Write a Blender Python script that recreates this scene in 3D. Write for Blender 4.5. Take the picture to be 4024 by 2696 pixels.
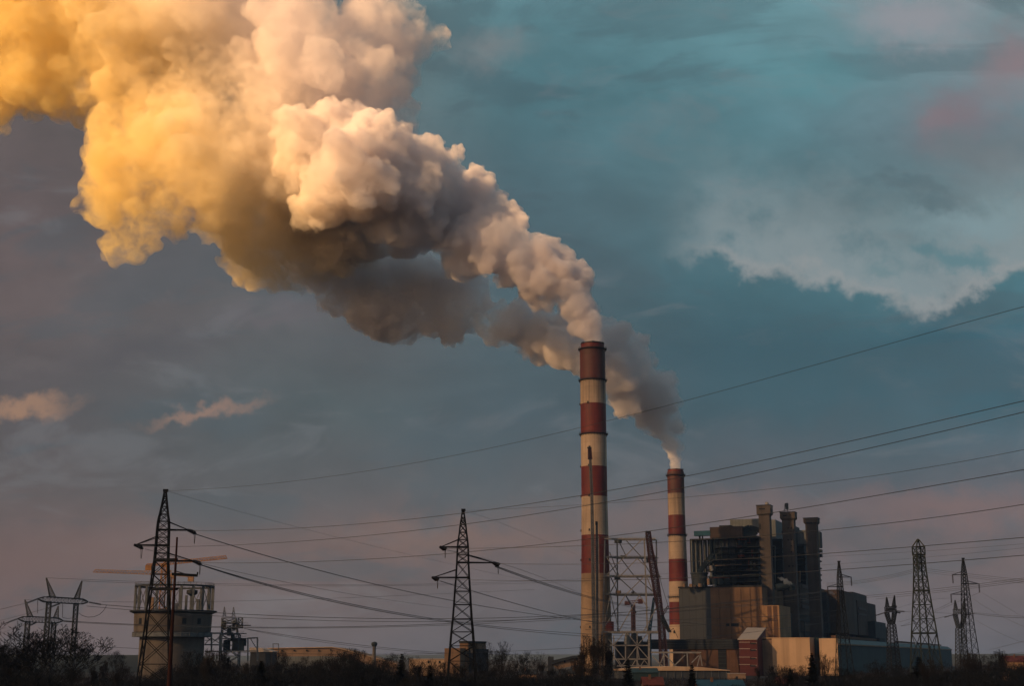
import bpy, bmesh, math, random
import numpy as np
from mathutils import Vector, Matrix, noise as mnoise

for _o in list(bpy.data.objects):
    bpy.data.objects.remove(_o, do_unlink=True)
SC = bpy.context.scene
COL = SC.collection
R = math.radians

# ------------------------------------------------------------------ camera
FPX = 5363.0                      # focal length in pixels of the 4024 px wide photograph
CX, CY = 2012.0, 1348.0
CAMZ = 12.0
TH = math.atan(1232.0 / FPX)      # upward tilt; the horizon lies low in the picture
cam_data = bpy.data.cameras.new('camera')
cam_data.sensor_width = 36.0
cam_data.lens = 36.0 * FPX / 4024.0
cam_data.clip_start = 1.0
cam_data.clip_end = 60000.0
cam = bpy.data.objects.new('camera', cam_data)
cam.location = (0, 0, CAMZ)
cam.rotation_euler = (math.pi / 2 + TH, 0, 0)
COL.objects.link(cam)
SC.camera = cam


def P(X, Y, D):
    """world point seen at photograph pixel X, Y at distance D along the ground"""
    a, b = (X - CX) / FPX, -(Y - CY) / FPX
    dy = math.cos(TH) - b * math.sin(TH)
    dz = math.sin(TH) + b * math.cos(TH)
    t = D / dy
    return Vector((a * t, D, CAMZ + dz * t))


def mpp(X, Y, D):
    """metres per photograph pixel there"""
    p = P(X, Y, D)
    return (p.y * math.cos(TH) + (p.z - CAMZ) * math.sin(TH)) / FPX


# ------------------------------------------------------------------ sun and sky
SUN_PHI, SUN_EL = R(52), R(24)
SV = Vector((-math.sin(SUN_PHI) * math.cos(SUN_EL), -math.cos(SUN_PHI) * math.cos(SUN_EL), math.sin(SUN_EL)))
sd = bpy.data.lights.new('sun', 'SUN')
sd.energy = 5.0
sd.angle = R(0.6)
sd.color = (1.0, 0.58, 0.26)
so = bpy.data.objects.new('sun', sd)
so.rotation_euler = (-SV).to_track_quat('-Z', 'Y').to_euler()
so.location = (-400, -300, 300)
COL.objects.link(so)

SC.view_settings.view_transform = 'Standard'
SC.view_settings.look = 'None'
SC.view_settings.exposure = 0.70
SC.view_settings.gamma = 1.0
SC.view_settings.use_curve_mapping = False
cy = SC.cycles
cy.use_denoising = True
cy.max_bounces = 12
cy.diffuse_bounces = 3
cy.glossy_bounces = 2
cy.transmission_bounces = 2
cy.transparent_max_bounces = 24
cy.volume_bounces = 8
cy.volume_step_rate = 1.0
cy.volume_max_steps = 256
cy.sample_clamp_indirect = 4.0

world = bpy.data.worlds.new('World')
SC.world = world
world.use_nodes = True
WT = world.node_tree
WT.nodes.clear()


class NG:
    """small node-building helper"""
    def __init__(s, nt):
        s.nt = nt
    def n(s, typ, **kw):
        nd = s.nt.nodes.new(typ)
        for k, v in kw.items():
            setattr(nd, k, v)
        return nd
    def l(s, a, b):
        s.nt.links.new(a, b)
    def put(s, sock, v):
        if isinstance(v, bpy.types.NodeSocket):
            s.l(v, sock)
        elif isinstance(v, (tuple, list)) and len(v) == 3 and sock.type == 'RGBA':
            sock.default_value = (*v, 1)
        else:
            sock.default_value = v
    def m(s, op, a, b=None, c=None, clamp=False):
        nd = s.n('ShaderNodeMath', operation=op, use_clamp=clamp)
        s.put(nd.inputs[0], a)
        if b is not None: s.put(nd.inputs[1], b)
        if c is not None: s.put(nd.inputs[2], c)
        return nd.outputs[0]
    def mix(s, f, a, b):
        nd = s.n('ShaderNodeMix', data_type='RGBA')
        s.put(nd.inputs[0], f); s.put(nd.inputs[6], a); s.put(nd.inputs[7], b)
        return nd.outputs[2]
    def smooth(s, v, lo, hi):
        nd = s.n('ShaderNodeMapRange', interpolation_type='SMOOTHSTEP')
        s.put(nd.inputs[0], v); s.put(nd.inputs[1], lo); s.put(nd.inputs[2], hi)
        return nd.outputs[0]
    def ramp(s, v, stops, interp='LINEAR'):
        nd = s.n('ShaderNodeValToRGB')
        cr = nd.color_ramp
        cr.interpolation = interp
        while len(cr.elements) < len(stops):
            cr.elements.new(0.5)
        for e, (p, c) in zip(cr.elements, stops):
            e.position = p
            e.color = (*c, 1) if len(c) == 3 else c
        s.put(nd.inputs[0], v)
        return nd.outputs[0]
    def noise(s, vec, scale, detail=4, rough=.55, dist=0.0, dim='3D', lac=2.0):
        nd = s.n('ShaderNodeTexNoise', noise_dimensions=dim)
        s.put(nd.inputs['Vector'], vec)
        nd.inputs['Scale'].default_value = scale
        nd.inputs['Detail'].default_value = detail
        nd.inputs['Roughness'].default_value = rough
        nd.inputs['Distortion'].default_value = dist
        nd.inputs['Lacunarity'].default_value = lac
        return nd.outputs['Fac'], nd.outputs['Color']
    def vec(s, x, y, z=0.0):
        nd = s.n('ShaderNodeCombineXYZ')
        s.put(nd.inputs[0], x); s.put(nd.inputs[1], y); s.put(nd.inputs[2], z)
        return nd.outputs[0]


def lin(r, g, b):
    f = lambda c: (c / 255 / 12.92) if c / 255 <= .04045 else ((c / 255 + .055) / 1.055) ** 2.4
    return (f(r), f(g), f(b))


def uv(X, Y):
    """direction coordinates (tan azimuth, tan elevation) of a photograph pixel, in 2340 px units"""
    p = P(X * 1.7197, Y * 1.7197, 1000.0)
    return p.x / 1000.0, (p.z - CAMZ) / 1000.0


def build_sky():
    g = NG(WT)
    tc = g.n('ShaderNodeTexCoord')
    sep = g.n('ShaderNodeSeparateXYZ')
    g.l(tc.outputs['Generated'], sep.inputs[0])
    x, y, z = sep.outputs
    yy = g.m('MAXIMUM', g.m('ABSOLUTE', y), 0.05)
    u = g.m('DIVIDE', x, yy)
    v = g.m('DIVIDE', z, yy)
    uvv = g.vec(u, v)
    # cloud-like wobble of all coordinates
    _, nc = g.noise(uvv, 7.0, 5, .6)
    wob = g.n('ShaderNodeVectorMath', operation='MULTIPLY_ADD')
    g.l(nc, wob.inputs[0]); wob.inputs[1].default_value = (.10, .07, 0); wob.inputs[2].default_value = (-.05, -.035, 0)
    wadd = g.n('ShaderNodeVectorMath', operation='ADD')
    g.l(uvv, wadd.inputs[0]); g.l(wob.outputs[0], wadd.inputs[1])
    ws = g.n('ShaderNodeSeparateXYZ'); g.l(wadd.outputs[0], ws.inputs[0])
    wu, wv = ws.outputs[0], ws.outputs[1]
    _, nf = g.noise(uvv, 34.0, 6, .62)
    fsep = g.n('ShaderNodeSeparateXYZ'); g.l(nf, fsep.inputs[0])
    # fine ragged coordinates for crisp cloud edges
    ru = g.m('ADD', u, g.m('MULTIPLY', g.m('SUBTRACT', fsep.outputs[0], .5), .045))
    rv = g.m('ADD', v, g.m('MULTIPLY', g.m('SUBTRACT', fsep.outputs[1], .5), .055))
    vt = uv(1170, 0)[1]
    def col(stops):
        st = []
        for Y, c in stops:
            st.append((min(1, max(0, uv(1170, Y)[1] / vt * .85)), lin(*c)))
        st.sort(key=lambda q: q[0])
        return g.ramp(g.m('MULTIPLY', wv, .85 / vt), st)
    cols = [
        (0, [(1480, (106, 91, 91)), (1250, (105, 85, 83)), (1100, (92, 84, 84)), (950, (86, 81, 83)), (750, (96, 83, 82)), (450, (94, 80, 79)), (250, (98, 87, 85)), (0, (120, 113, 109))]),
        (760, [(1480, (96, 87, 89)), (1250, (108, 87, 83)), (1130, (86, 85, 87)), (950, (70, 81, 84)), (750, (84, 85, 87)), (450, (92, 91, 91)), (200, (96, 111, 113)), (0, (98, 119, 123))]),
        (1240, [(1480, (92, 90, 96)), (1250, (102, 88, 88)), (1130, (84, 87, 91)), (950, (64, 82, 90)), (750, (66, 88, 95)), (450, (76, 105, 114)), (200, (76, 116, 125)), (0, (90, 130, 138))]),
        (1700, [(1480, (96, 92, 97)), (1250, (108, 91, 91)), (1130, (88, 89, 95)), (950, (48, 82, 93)), (800, (40, 79, 91)), (640, (56, 96, 106)), (450, (80, 112, 120)), (250, (84, 127, 136)), (0, (100, 144, 152))]),
        (2340, [(1480, (96, 94, 100)), (1250, (112, 95, 95)), (1120, (90, 91, 98)), (950, (42, 86, 100)), (800, (34, 88, 104)), (640, (66, 112, 122)), (500, (104, 134, 140)), (300, (104, 122, 130)), (0, (122, 146, 152))]),
    ]
    base = None
    prev = None
    for X, st in cols:
        c = col(st)
        uu = uv(X, 750)[0]
        if base is None:
            base = c
        else:
            base = g.mix(g.smooth(wu, prev, uu), base, c)
        prev = uu
    # broad soft mottling of the cloud deck, long horizontal streaks
    st1 = g.n('ShaderNodeMapping'); g.l(uvv, st1.inputs[0]); st1.inputs['Scale'].default_value = (1, 1.9, 1); st1.inputs['Rotation'].default_value = (0, 0, -.12)
    n1, _ = g.noise(st1.outputs[0], 6.0, 7, .58, .6)
    n2, _ = g.noise(st1.outputs[0], 17.0, 6, .6, .4)
    mott = g.m('ADD', g.m('MULTIPLY', g.m('SUBTRACT', n1, .5), .85), g.m('MULTIPLY', g.m('SUBTRACT', n2, .5), .42))
    gain = g.m('ADD', 1.0, mott)
    vm = g.n('ShaderNodeVectorMath', operation='SCALE'); g.l(base, vm.inputs[0]); g.l(gain, vm.inputs['Scale'])
    base = vm.outputs[0]

    def blob(X, Y, rx, ry, colour, amt, hard=0.0, rot=0.0, fine=True):
        nonlocal base
        cu, cv = uv(X, Y)
        s = abs(uv(X + 100, Y)[0] - cu) / 100
        a, b = (ru, rv) if fine else (wu, wv)
        du, dv = g.m('SUBTRACT', a, cu), g.m('SUBTRACT', b, cv)
        c_, s_ = math.cos(rot), math.sin(rot)
        p = g.m('DIVIDE', g.m('ADD', g.m('MULTIPLY', du, c_), g.m('MULTIPLY', dv, s_)), rx * s)
        q = g.m('DIVIDE', g.m('SUBTRACT', g.m('MULTIPLY', dv, c_), g.m('MULTIPLY', du, s_)), ry * s)
        r = g.m('SQRT', g.m('ADD', g.m('MULTIPLY', p, p), g.m('MULTIPLY', q, q)))
        k = g.m('MULTIPLY', g.smooth(r, 1.0, hard), amt)
        base = g.mix(k, base, lin(*colour))
    st2 = g.n('ShaderNodeMapping'); g.l(uvv, st2.inputs[0]); st2.inputs['Scale'].default_value = (1, 2.8, 1); st2.inputs['Rotation'].default_value = (0, 0, .10); st2.inputs['Location'].default_value = (3.1, 1.7, 0)
    n3, _ = g.noise(st2.outputs[0], 5.2, 9, .60, .9)
    base = g.mix(g.m('MULTIPLY', g.smooth(n3, .50, .60), .34), base, lin(66, 82, 90))
    n4, _ = g.noise(st2.outputs[0], 9.0, 9, .62, .7)
    base = g.mix(g.m('MULTIPLY', g.smooth(n4, .54, .68), .26), base, lin(122, 124, 128))
    # pink, sun-tinted patches high on the right
    blob(2170, 265, 170, 110, (128, 112, 118), .9, -.1, .5)
    blob(2140, 275, 70, 50, (136, 120, 125), .4, -.2, 0)
    blob(2330, 140, 190, 120, (140, 122, 126), .9, -.1, .6)
    blob(2250, 360, 220, 110, (110, 118, 122), .8, -.1)
    blob(2090, 40, 220, 110, (152, 150, 156), .8, .1)
    blob(1120, 105, 150, 80, (124, 130, 132), .75, -.1)
    blob(1860, 170, 260, 90, (84, 140, 148), .6, 0)
    blob(1560, 330, 330, 120, (80, 116, 124), .5, 0)
    # warm streaks low on the left
    blob(40, 938, 190, 44, (158, 122, 98), .95, 0, .06)
    blob(470, 938, 200, 28, (144, 114, 98), .95, 0, .14)
    blob(60, 830, 200, 40, (100, 92, 92), .5, 0)
    blob(1050, 1225, 520, 70, (124, 96, 86), .75, 0)
    blob(1600, 1170, 500, 70, (118, 96, 92), .7, 0)
    blob(2200, 1160, 420, 80, (126, 98, 94), .75, 0)
    blob(200, 1260, 420, 90, (112, 90, 86), .7, 0)
    blob(330, 800, 260, 70, (76, 72, 76), .7, 0, .1)
    blob(620, 720, 240, 50, (100, 93, 97), .6, 0, .1)
    blob(1050, 1000, 300, 80, (66, 84, 92), .5, 0)
    blob(1900, 830, 560, 130, (38, 80, 92), .75, 0, .0)
    # the bright torn cloud bank over the deep teal gap on the right
    fc = g.n('ShaderNodeFloatCurve')
    u0, u1 = uv(1380, 600)[0], uv(2500, 600)[0]
    v0, v1 = uv(1700, 900)[1], uv(1700, 400)[1]
    edge = [(1380, 566), (1540, 596), (1640, 604), (1700, 626), (1790, 640), (1880, 648), (1960, 668), (2030, 690), (2080, 712), (2150, 706), (2200, 686), (2260, 654), (2340, 622), (2500, 590)]
    cm = fc.mapping.curves[0]
    pts = [((uv(X, Y)[0] - u0) / (u1 - u0), (uv(X, Y)[1] - v0) / (v1 - v0)) for X, Y in edge]
    while len(cm.points) < len(pts):
        cm.points.new(.5, .5)
    for p, q in zip(cm.points, pts):
        p.location = (min(1, max(0, q[0])), q[1])
    fc.mapping.update()
    g.put(fc.inputs['Value'], g.m('DIVIDE', g.m('SUBTRACT', ru, u0), u1 - u0))
    le = g.m('MULTIPLY_ADD', fc.outputs[0], v1 - v0, v0)
    dist = g.m('SUBTRACT', rv, le)                       # above the ragged lower edge
    inb = g.m('MULTIPLY', g.smooth(dist, -.0045, .0100), g.smooth(dist, .115, .012))
    lr = g.smooth(wu, uv(1480, 600)[0], uv(1720, 600)[0])
    inb = g.m('MULTIPLY', inb, lr)
    base = g.mix(g.m('MULTIPLY', g.m('MULTIPLY', inb, .72), g.smooth(fsep.outputs[2], .12, .55)), base, lin(146, 156, 158))
    inb2 = g.m('MULTIPLY', g.m('MULTIPLY', g.smooth(dist, -.004, .010), g.smooth(dist, .020, .002)), lr)
    base = g.mix(g.m('MULTIPLY', inb2, .45), base, lin(168, 162, 158))
    blob(2220, 500, 260, 60, (128, 154, 160), .7, 0)
    blob(2110, 560, 48, 32, (84, 122, 130), .8, .2)
    blob(2200, 585, 110, 42, (86, 126, 134), .85, .25, -.15)
    blob(2020, 605, 70, 28, (98, 130, 136), .6, .1)
    # the physical sky shows through and lights what the clouds leave open
    sky = g.n('ShaderNodeTexSky', sky_type='NISHITA', sun_disc=False)
    sky.sun_elevation = SUN_EL
    sky.sun_rotation = math.atan2(SV.x, SV.y)
    sky.air_density = 1.0; sky.dust_density = 2.0; sky.ozone_density = 1.5
    sk = g.n('ShaderNodeVectorMath', operation='SCALE'); g.l(sky.outputs[0], sk.inputs[0]); sk.inputs['Scale'].default_value = .05
    back = g.smooth(y, .25, -.1)       # behind the camera the deck breaks up into plain sky
    cover = g.m('SUBTRACT', .96, g.m('MULTIPLY', back, .5))
    base = g.mix(cover, sk.outputs[0], base)
    bg = g.n('ShaderNodeBackground')
    g.l(base, bg.inputs[0]); bg.inputs[1].default_value = 0.62
    out = g.n('ShaderNodeOutputWorld'); g.l(bg.outputs[0], out.inputs[0])


build_sky()

# ------------------------------------------------------------------ mesh helpers
class MB:
    """collects shapes in world coordinates, then links them as one mesh object"""
    def __init__(s):
        s.v = []; s.f = []; s.mi = []
    def add(s, vs, fs, mi=0):
        o = len(s.v)
        s.v += [tuple(p) for p in vs]
        s.f += [tuple(i + o for i in f) for f in fs]
        s.mi += [mi] * len(fs)
    def beam(s, p, q, w, h=None, mi=0):
        p, q = Vector(p), Vector(q)
        d = q - p
        if d.length < 1e-6: return
        h = h or w
        d.normalize()
        ref = Vector((0, 0, 1)) if abs(d.z) < .95 else Vector((1, 0, 0))
        a = d.cross(ref).normalized() * (w / 2); b = d.cross(a).normalized() * (h / 2)
        vs = [p - a - b, p + a - b, p + a + b, p - a + b, q - a - b, q + a - b, q + a + b, q - a + b]
        s.add(vs, [(3, 2, 1, 0), (4, 5, 6, 7), (0, 1, 5, 4), (1, 2, 6, 5), (2, 3, 7, 6), (3, 0, 4, 7)], mi)
    def tube(s, p, q, r0, r1=None, n=6, mi=0, caps=True):
        r1 = r0 if r1 is None else r1
        p, q = Vector(p), Vector(q)
        d = (q - p)
        if d.length < 1e-6: return
        d.normalize()
        ref = Vector((0, 0, 1)) if abs(d.z) < .95 else Vector((1, 0, 0))
        a = d.cross(ref).normalized(); b = d.cross(a).normalized()
        vs = []
        for c, r in ((p, r0), (q, r1)):
            for i in range(n):
                t = 2 * math.pi * i / n
                vs.append(c + a * (r * math.cos(t)) + b * (r * math.sin(t)))
        fs = [(i, (i + 1) % n, n + (i + 1) % n, n + i) for i in range(n)]
        if caps: fs += [tuple(range(n - 1, -1, -1)), tuple(range(n, 2 * n))]
        s.add(vs, fs, mi)
    def path(s, pts, r, n=4):
        for a, b in zip(pts, pts[1:]):
            s.tube(a, b, r, r, n, caps=False)
    def obox(s, o, ax, ay, az, mi=0):
        """box from corner o with three edge vectors"""
        o, ax, ay, az = Vector(o), Vector(ax), Vector(ay), Vector(az)
        vs = [o, o + ax, o + ax + ay, o + ay]; vs += [p + az for p in vs]
        s.add(vs, [(3, 2, 1, 0), (4, 5, 6, 7), (0, 1, 5, 4), (1, 2, 6, 5), (2, 3, 7, 6), (3, 0, 4, 7)], mi)
    def lathe(s, c, prof, n=32, mis=None, smooth=True):
        """prof: (r, z) pairs upward, c: axis foot"""
        c = Vector(c); k = len(prof)
        vs = [c + Vector((r * math.cos(2 * math.pi * i / n), r * math.sin(2 * math.pi * i / n), z)) for r, z in prof for i in range(n)]
        o = len(s.v); s.v += [tuple(p) for p in vs]
        for j in range(k - 1):
            for i in range(n):
                s.f.append((o + j * n + i, o + j * n + (i + 1) % n, o + (j + 1) * n + (i + 1) % n, o + (j + 1) * n + i))
                s.mi.append(mis[j] if mis else 0)
    def prism(s, poly, d, mi=0):
        """poly: world points of one face, extruded by vector d"""
        n = len(poly); d = Vector(d)
        vs = [Vector(p) for p in poly] + [Vector(p) + d for p in poly]
        s.add(vs, [tuple(range(n - 1, -1, -1)), tuple(range(n, 2 * n))] + [(i, (i + 1) % n, n + (i + 1) % n, n + i) for i in range(n)], mi)
    def build(s, name, mats, parent=None, org=None, smooth=False):
        me = bpy.data.meshes.new(name)
        if parent is not None: org = parent.matrix_basis.translation if parent.parent is None else parent.parent.matrix_basis.translation
        if org is None:
            xs = np.array(s.v); org = Vector(((xs[:, 0].min() + xs[:, 0].max()) / 2, (xs[:, 1].min() + xs[:, 1].max()) / 2, xs[:, 2].min()))
        org = Vector(org)
        me.from_pydata([(p[0] - org.x, p[1] - org.y, p[2] - org.z) for p in s.v], [], s.f)
        if not isinstance(mats, (list, tuple)): mats = [mats]
        for m in mats: me.materials.append(m)
        if len(mats) > 1: me.polygons.foreach_set('material_index', s.mi)
        me.update()
        bm = bmesh.new(); bm.from_mesh(me)
        bmesh.ops.recalc_face_normals(bm, faces=bm.faces)
        bm.to_mesh(me); bm.free()
        if smooth:
            me.polygons.foreach_set('use_smooth', [True] * len(me.polygons))
            try: me.set_sharp_from_angle(angle=R(40))
            except Exception: pass
        o = bpy.data.objects.new(name, me); COL.objects.link(o)
        if parent is not None: o.parent = parent
        else: o.location = org
        return o


def tag(o, label=None, cat=None, group=None, kind=None):
    if label: o['label'] = label
    if cat: o['category'] = cat
    if group: o['group'] = group
    if kind: o['kind'] = kind
    return o


def thing(name, loc, label, cat, group=None):
    o = bpy.data.objects.new(name, None)
    o.empty_display_size = 1
    COL.objects.link(o); o.location = loc
    return tag(o, label, cat, group)


KIDS = {}
def copy_thing(root, loc, rotz=0, scale=1, label=None, group=None):
    r = root.copy(); COL.objects.link(r)
    r.location = loc; r.rotation_euler = (0, 0, rotz)
    r.scale = (scale,) * 3 if not isinstance(scale, (tuple, list)) else scale
    if label: r['label'] = label
    if group: r['group'] = group
    if root.name not in KIDS:
        KIDS[root.name] = list(root.children)
    for ch in KIDS[root.name]:
        c = ch.copy(); COL.objects.link(c); c.parent = r
        for gch in ch.children:
            d = gch.copy(); COL.objects.link(d); d.parent = c
    return r


# ------------------------------------------------------------------ materials
def mat(name, col, rough=.8, var=.25, scale=.15, metal=0.0, streak=0.0, col2=None, bump=0.0, panel=None, spec=.3):
    m = bpy.data.materials.new(name); m.use_nodes = True
    nt = m.node_tree; g = NG(nt)
    b = nt.nodes['Principled BSDF']
    b.inputs['Roughness'].default_value = rough
    b.inputs['Metallic'].default_value = metal
    b.inputs['Specular IOR Level'].default_value = spec
    geo = g.n('ShaderNodeNewGeometry')
    f, _ = g.noise(geo.outputs['Position'], scale, 5, .6)
    c2 = col2 or tuple(c * (1 - var) for c in col)
    c1 = tuple(min(1, c * (1 + var * .6)) for c in col)
    c = g.mix(g.smooth(f, .30, .70), c2, c1)
    f3, _ = g.noise(geo.outputs['Position'], scale * 7, 4, .65)
    c = g.mix(g.m('MULTIPLY', g.smooth(f3, .45, .75), var * .8), c, tuple(x * .45 for x in col))
    if streak:
        mp = g.n('ShaderNodeMapping'); g.l(geo.outputs['Position'], mp.inputs[0]); mp.inputs['Scale'].default_value = (1, 1, .04)
        f2, _ = g.noise(mp.outputs[0], streak, 4, .6)
        c = g.mix(g.m('MULTIPLY', g.smooth(f2, .50, .72), .55), c, tuple(x * .45 for x in col))
    if panel:
        tc = g.n('ShaderNodeTexCoord'); sp = g.n('ShaderNodeSeparateXYZ'); g.l(geo.outputs['Position'], sp.inputs[0])
        hx = g.m('FRACT', g.m('DIVIDE', g.m('ADD', g.m('MULTIPLY', sp.outputs[0], .927), g.m('MULTIPLY', sp.outputs[1], .62)), panel[0]))
        hz = g.m('FRACT', g.m('DIVIDE', sp.outputs[2], panel[1]))
        ln = g.m('MAXIMUM', g.m('LESS_THAN', hx, panel[2]), g.m('LESS_THAN', hz, panel[2]))
        c = g.mix(g.m('MULTIPLY', ln, .45), c, tuple(x * .5 for x in col))
        wn = g.n('ShaderNodeTexWhiteNoise', noise_dimensions='2D')
        ix = g.m('FLOOR', g.m('DIVIDE', g.m('ADD', g.m('MULTIPLY', sp.outputs[0], .927), g.m('MULTIPLY', sp.outputs[1], .62)), panel[0]))
        iz = g.m('FLOOR', g.m('DIVIDE', sp.outputs[2], panel[1]))
        g.l(g.vec(ix, iz), wn.inputs['Vector'])
        c = g.mix(g.m('MULTIPLY', wn.outputs['Value'], .28), c, tuple(x * .6 for x in col))
    g.l(c, b.inputs['Base Color'])
    if bump:
        bp = g.n('ShaderNodeBump'); bp.inputs['Strength'].default_value = bump; bp.inputs['Distance'].default_value = .3
        g.l(f3, bp.inputs['Height']); g.l(bp.outputs[0], b.inputs['Normal'])
    return m


M = {}
M['red_band'] = mat('red_band_paint', (.15, .026, .022), .6, .25, .06, streak=.35, panel=(9, 7.5, .025))
M['white_band'] = mat('white_band_paint', (.45, .335, .245), .65, .18, .06, streak=.35, panel=(9, 7.5, .025))
M['chimney_concrete'] = mat('chimney_concrete', (.30, .21, .14), .9, .25, .08, streak=.4)
M['dark_steel'] = mat('dark_steel', (.020, .024, .030), .6, .3, .5, metal=.0)
M['pylon'] = mat('pylon_steel', (.008, .010, .015), .8, .3, .8, spec=.1)
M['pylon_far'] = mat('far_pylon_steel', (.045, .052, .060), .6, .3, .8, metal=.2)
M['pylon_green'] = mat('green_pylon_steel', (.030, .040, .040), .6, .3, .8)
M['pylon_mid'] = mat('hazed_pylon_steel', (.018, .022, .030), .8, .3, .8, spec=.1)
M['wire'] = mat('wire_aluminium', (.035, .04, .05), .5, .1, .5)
M['wire_far'] = mat('hazed_wire', (.07, .075, .085), .6, .1, .5, spec=.1)  # paler grey carries the distance haze in the wire colour
M['insulator'] = mat('insulator_ceramic', (.03, .025, .03), .4, .3, 2)
M['pole_brown'] = mat('brown_pole_steel', (.028, .010, .009), .8, .4, .4, streak=1.5, spec=.1)
M['concrete'] = mat('grey_concrete', (.11, .095, .085), .9, .25, .08, streak=.3)
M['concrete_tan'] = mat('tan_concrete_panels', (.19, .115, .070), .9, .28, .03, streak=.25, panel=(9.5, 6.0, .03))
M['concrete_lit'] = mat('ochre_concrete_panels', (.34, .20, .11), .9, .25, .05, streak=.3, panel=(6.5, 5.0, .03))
M['clad_grey'] = mat('grey_sheet_cladding', (.070, .078, .088), .7, .12, .05, panel=(3.0, 60, .12))
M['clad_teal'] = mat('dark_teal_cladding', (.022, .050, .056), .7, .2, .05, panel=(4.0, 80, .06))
M['clad_pale'] = mat('pale_cladding', (.15, .165, .17), .7, .2, .08, panel=(1.6, 60, .15))
M['fascia'] = mat('pale_green_fascia', (.10, .145, .155), .7, .15, .1)
M['cream'] = mat('cream_sheet_wall', (.56, .37, .23), .75, .12, .04, streak=.12, panel=(6.0, 80, .012))
M['cream2'] = mat('weathered_cream_wall', (.27, .175, .115), .8, .2, .06, streak=.2)
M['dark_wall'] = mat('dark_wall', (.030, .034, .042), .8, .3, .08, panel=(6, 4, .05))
M['brown_wall'] = mat('brown_wall', (.13, .072, .048), .9, .25, .06, streak=.3, panel=(7, 5, .03))
M['glass'] = mat('dark_window_glass', (.010, .014, .020), .5, .2, .3, spec=.15)
M['red_wall'] = mat('red_sheet_wall', (.095, .018, .017), .7, .2, .1, panel=(2, 80, .05))
M['roof_pale'] = mat('pale_sheet_roof', (.40, .34, .30), .6, .1, .1)
M['roof_red'] = mat('red_tile_roof', (.10, .022, .016), .8, .35, .6)
M['roof_blue'] = mat('teal_sheet_roof', (.008, .05, .085), .6, .2, .2)
M['roof_dark'] = mat('dark_roof', (.022, .026, .030), .8, .3, .1)
M['blue_steel'] = mat('blue_painted_steel', (.008, .075, .12), .6, .2, .1)
M['boiler_dark'] = mat('sooty_boiler_steel', (.011, .022, .031), .7, .45, .15)
M['boiler_mid'] = mat('grey_boiler_cladding', (.040, .052, .060), .7, .35, .1, panel=(3, 60, .1))
M['boiler_brown'] = mat('rusty_boiler_cladding', (.068, .046, .038), .8, .3, .1, streak=.3)
M['rust'] = mat('rust_red_steel', (.13, .035, .024), .7, .35, .3)
M['white_steel'] = mat('pale_galvanised_steel', (.24, .225, .218), .6, .25, .3, metal=.1)
M['grey_steel'] = mat('grey_steel', (.10, .11, .12), .6, .3, .3)
M['crane_red'] = mat('red_crane_steel', (.045, .018, .022), .6, .3, .4)
M['crane_orange'] = mat('orange_crane_steel', (.33, .15, .045), .6, .25, .4)
M['crane_pale'] = mat('faded_orange_crane_steel', (.30, .17, .09), .6, .25, .4)
M['tower_conc'] = mat('stair_tower_concrete', (.085, .072, .066), .9, .2, .06, streak=.25)
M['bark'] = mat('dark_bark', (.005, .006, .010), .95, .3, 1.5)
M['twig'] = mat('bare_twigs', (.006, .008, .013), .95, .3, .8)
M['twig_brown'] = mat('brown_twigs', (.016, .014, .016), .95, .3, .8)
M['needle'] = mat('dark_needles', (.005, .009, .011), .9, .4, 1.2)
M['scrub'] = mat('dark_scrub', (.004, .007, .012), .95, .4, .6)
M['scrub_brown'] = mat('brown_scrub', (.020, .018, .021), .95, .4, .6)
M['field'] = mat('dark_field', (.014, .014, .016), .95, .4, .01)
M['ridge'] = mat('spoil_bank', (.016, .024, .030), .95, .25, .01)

D1 = 900.0; D2 = 1060.0

# ------------------------------------------------------------------ smoke
def volume_mat(name, density, colour, aniso=0.2, tint=None, dens_lo=None):
    m = bpy.data.materials.new(name); m.use_nodes = True
    nt = m.node_tree; nt.nodes.clear(); g = NG(nt)
    pv = g.n('ShaderNodeVolumePrincipled')
    pv.inputs['Color'].default_value = (*colour, 1)
    pv.inputs['Density'].default_value = density
    pv.inputs['Anisotropy'].default_value = aniso
    out = g.n('ShaderNodeOutputMaterial'); g.l(pv.outputs[0], out.inputs['Volume'])
    if hasattr(m, 'cycles'): m.cycles.homogeneous_volume = (tint is None)
    if tint:
        tint(g, pv)
    return m


def grow_points(blobs, seed, levels=4, ratio=.44, counts=(14, 8, 5), dfun=None):
    """spheres on spheres: the cauliflower build of a rising plume. blobs: (x, y, r) in 2340 px units, distance"""
    rnd = random.Random(seed)
    pts = []
    def rec(c, r, lv, out_dir):
        pts.append((c, r))
        if lv >= levels - 1 or r < 1.6: return
        n = counts[lv]
        for _ in range(n):
            d = Vector((rnd.gauss(0, 1), rnd.gauss(0, 1), rnd.gauss(0, 1))).normalized()
            if out_dir is not None and d.dot(out_dir) < -.2: d = -d
            rr = r * ratio * rnd.uniform(.65, 1.25)
            rec(c + d * (r * rnd.uniform(.80, 1.0)), rr, lv + 1, d)
    for (x, y, r, D) in blobs:
        c = P(x * 1.7197, y * 1.7197, D)
        rm = r * 1.7197 * mpp(x * 1.7197, y * 1.7197, D)
        rec(c, rm * .90, 0, None)
    return pts


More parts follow.
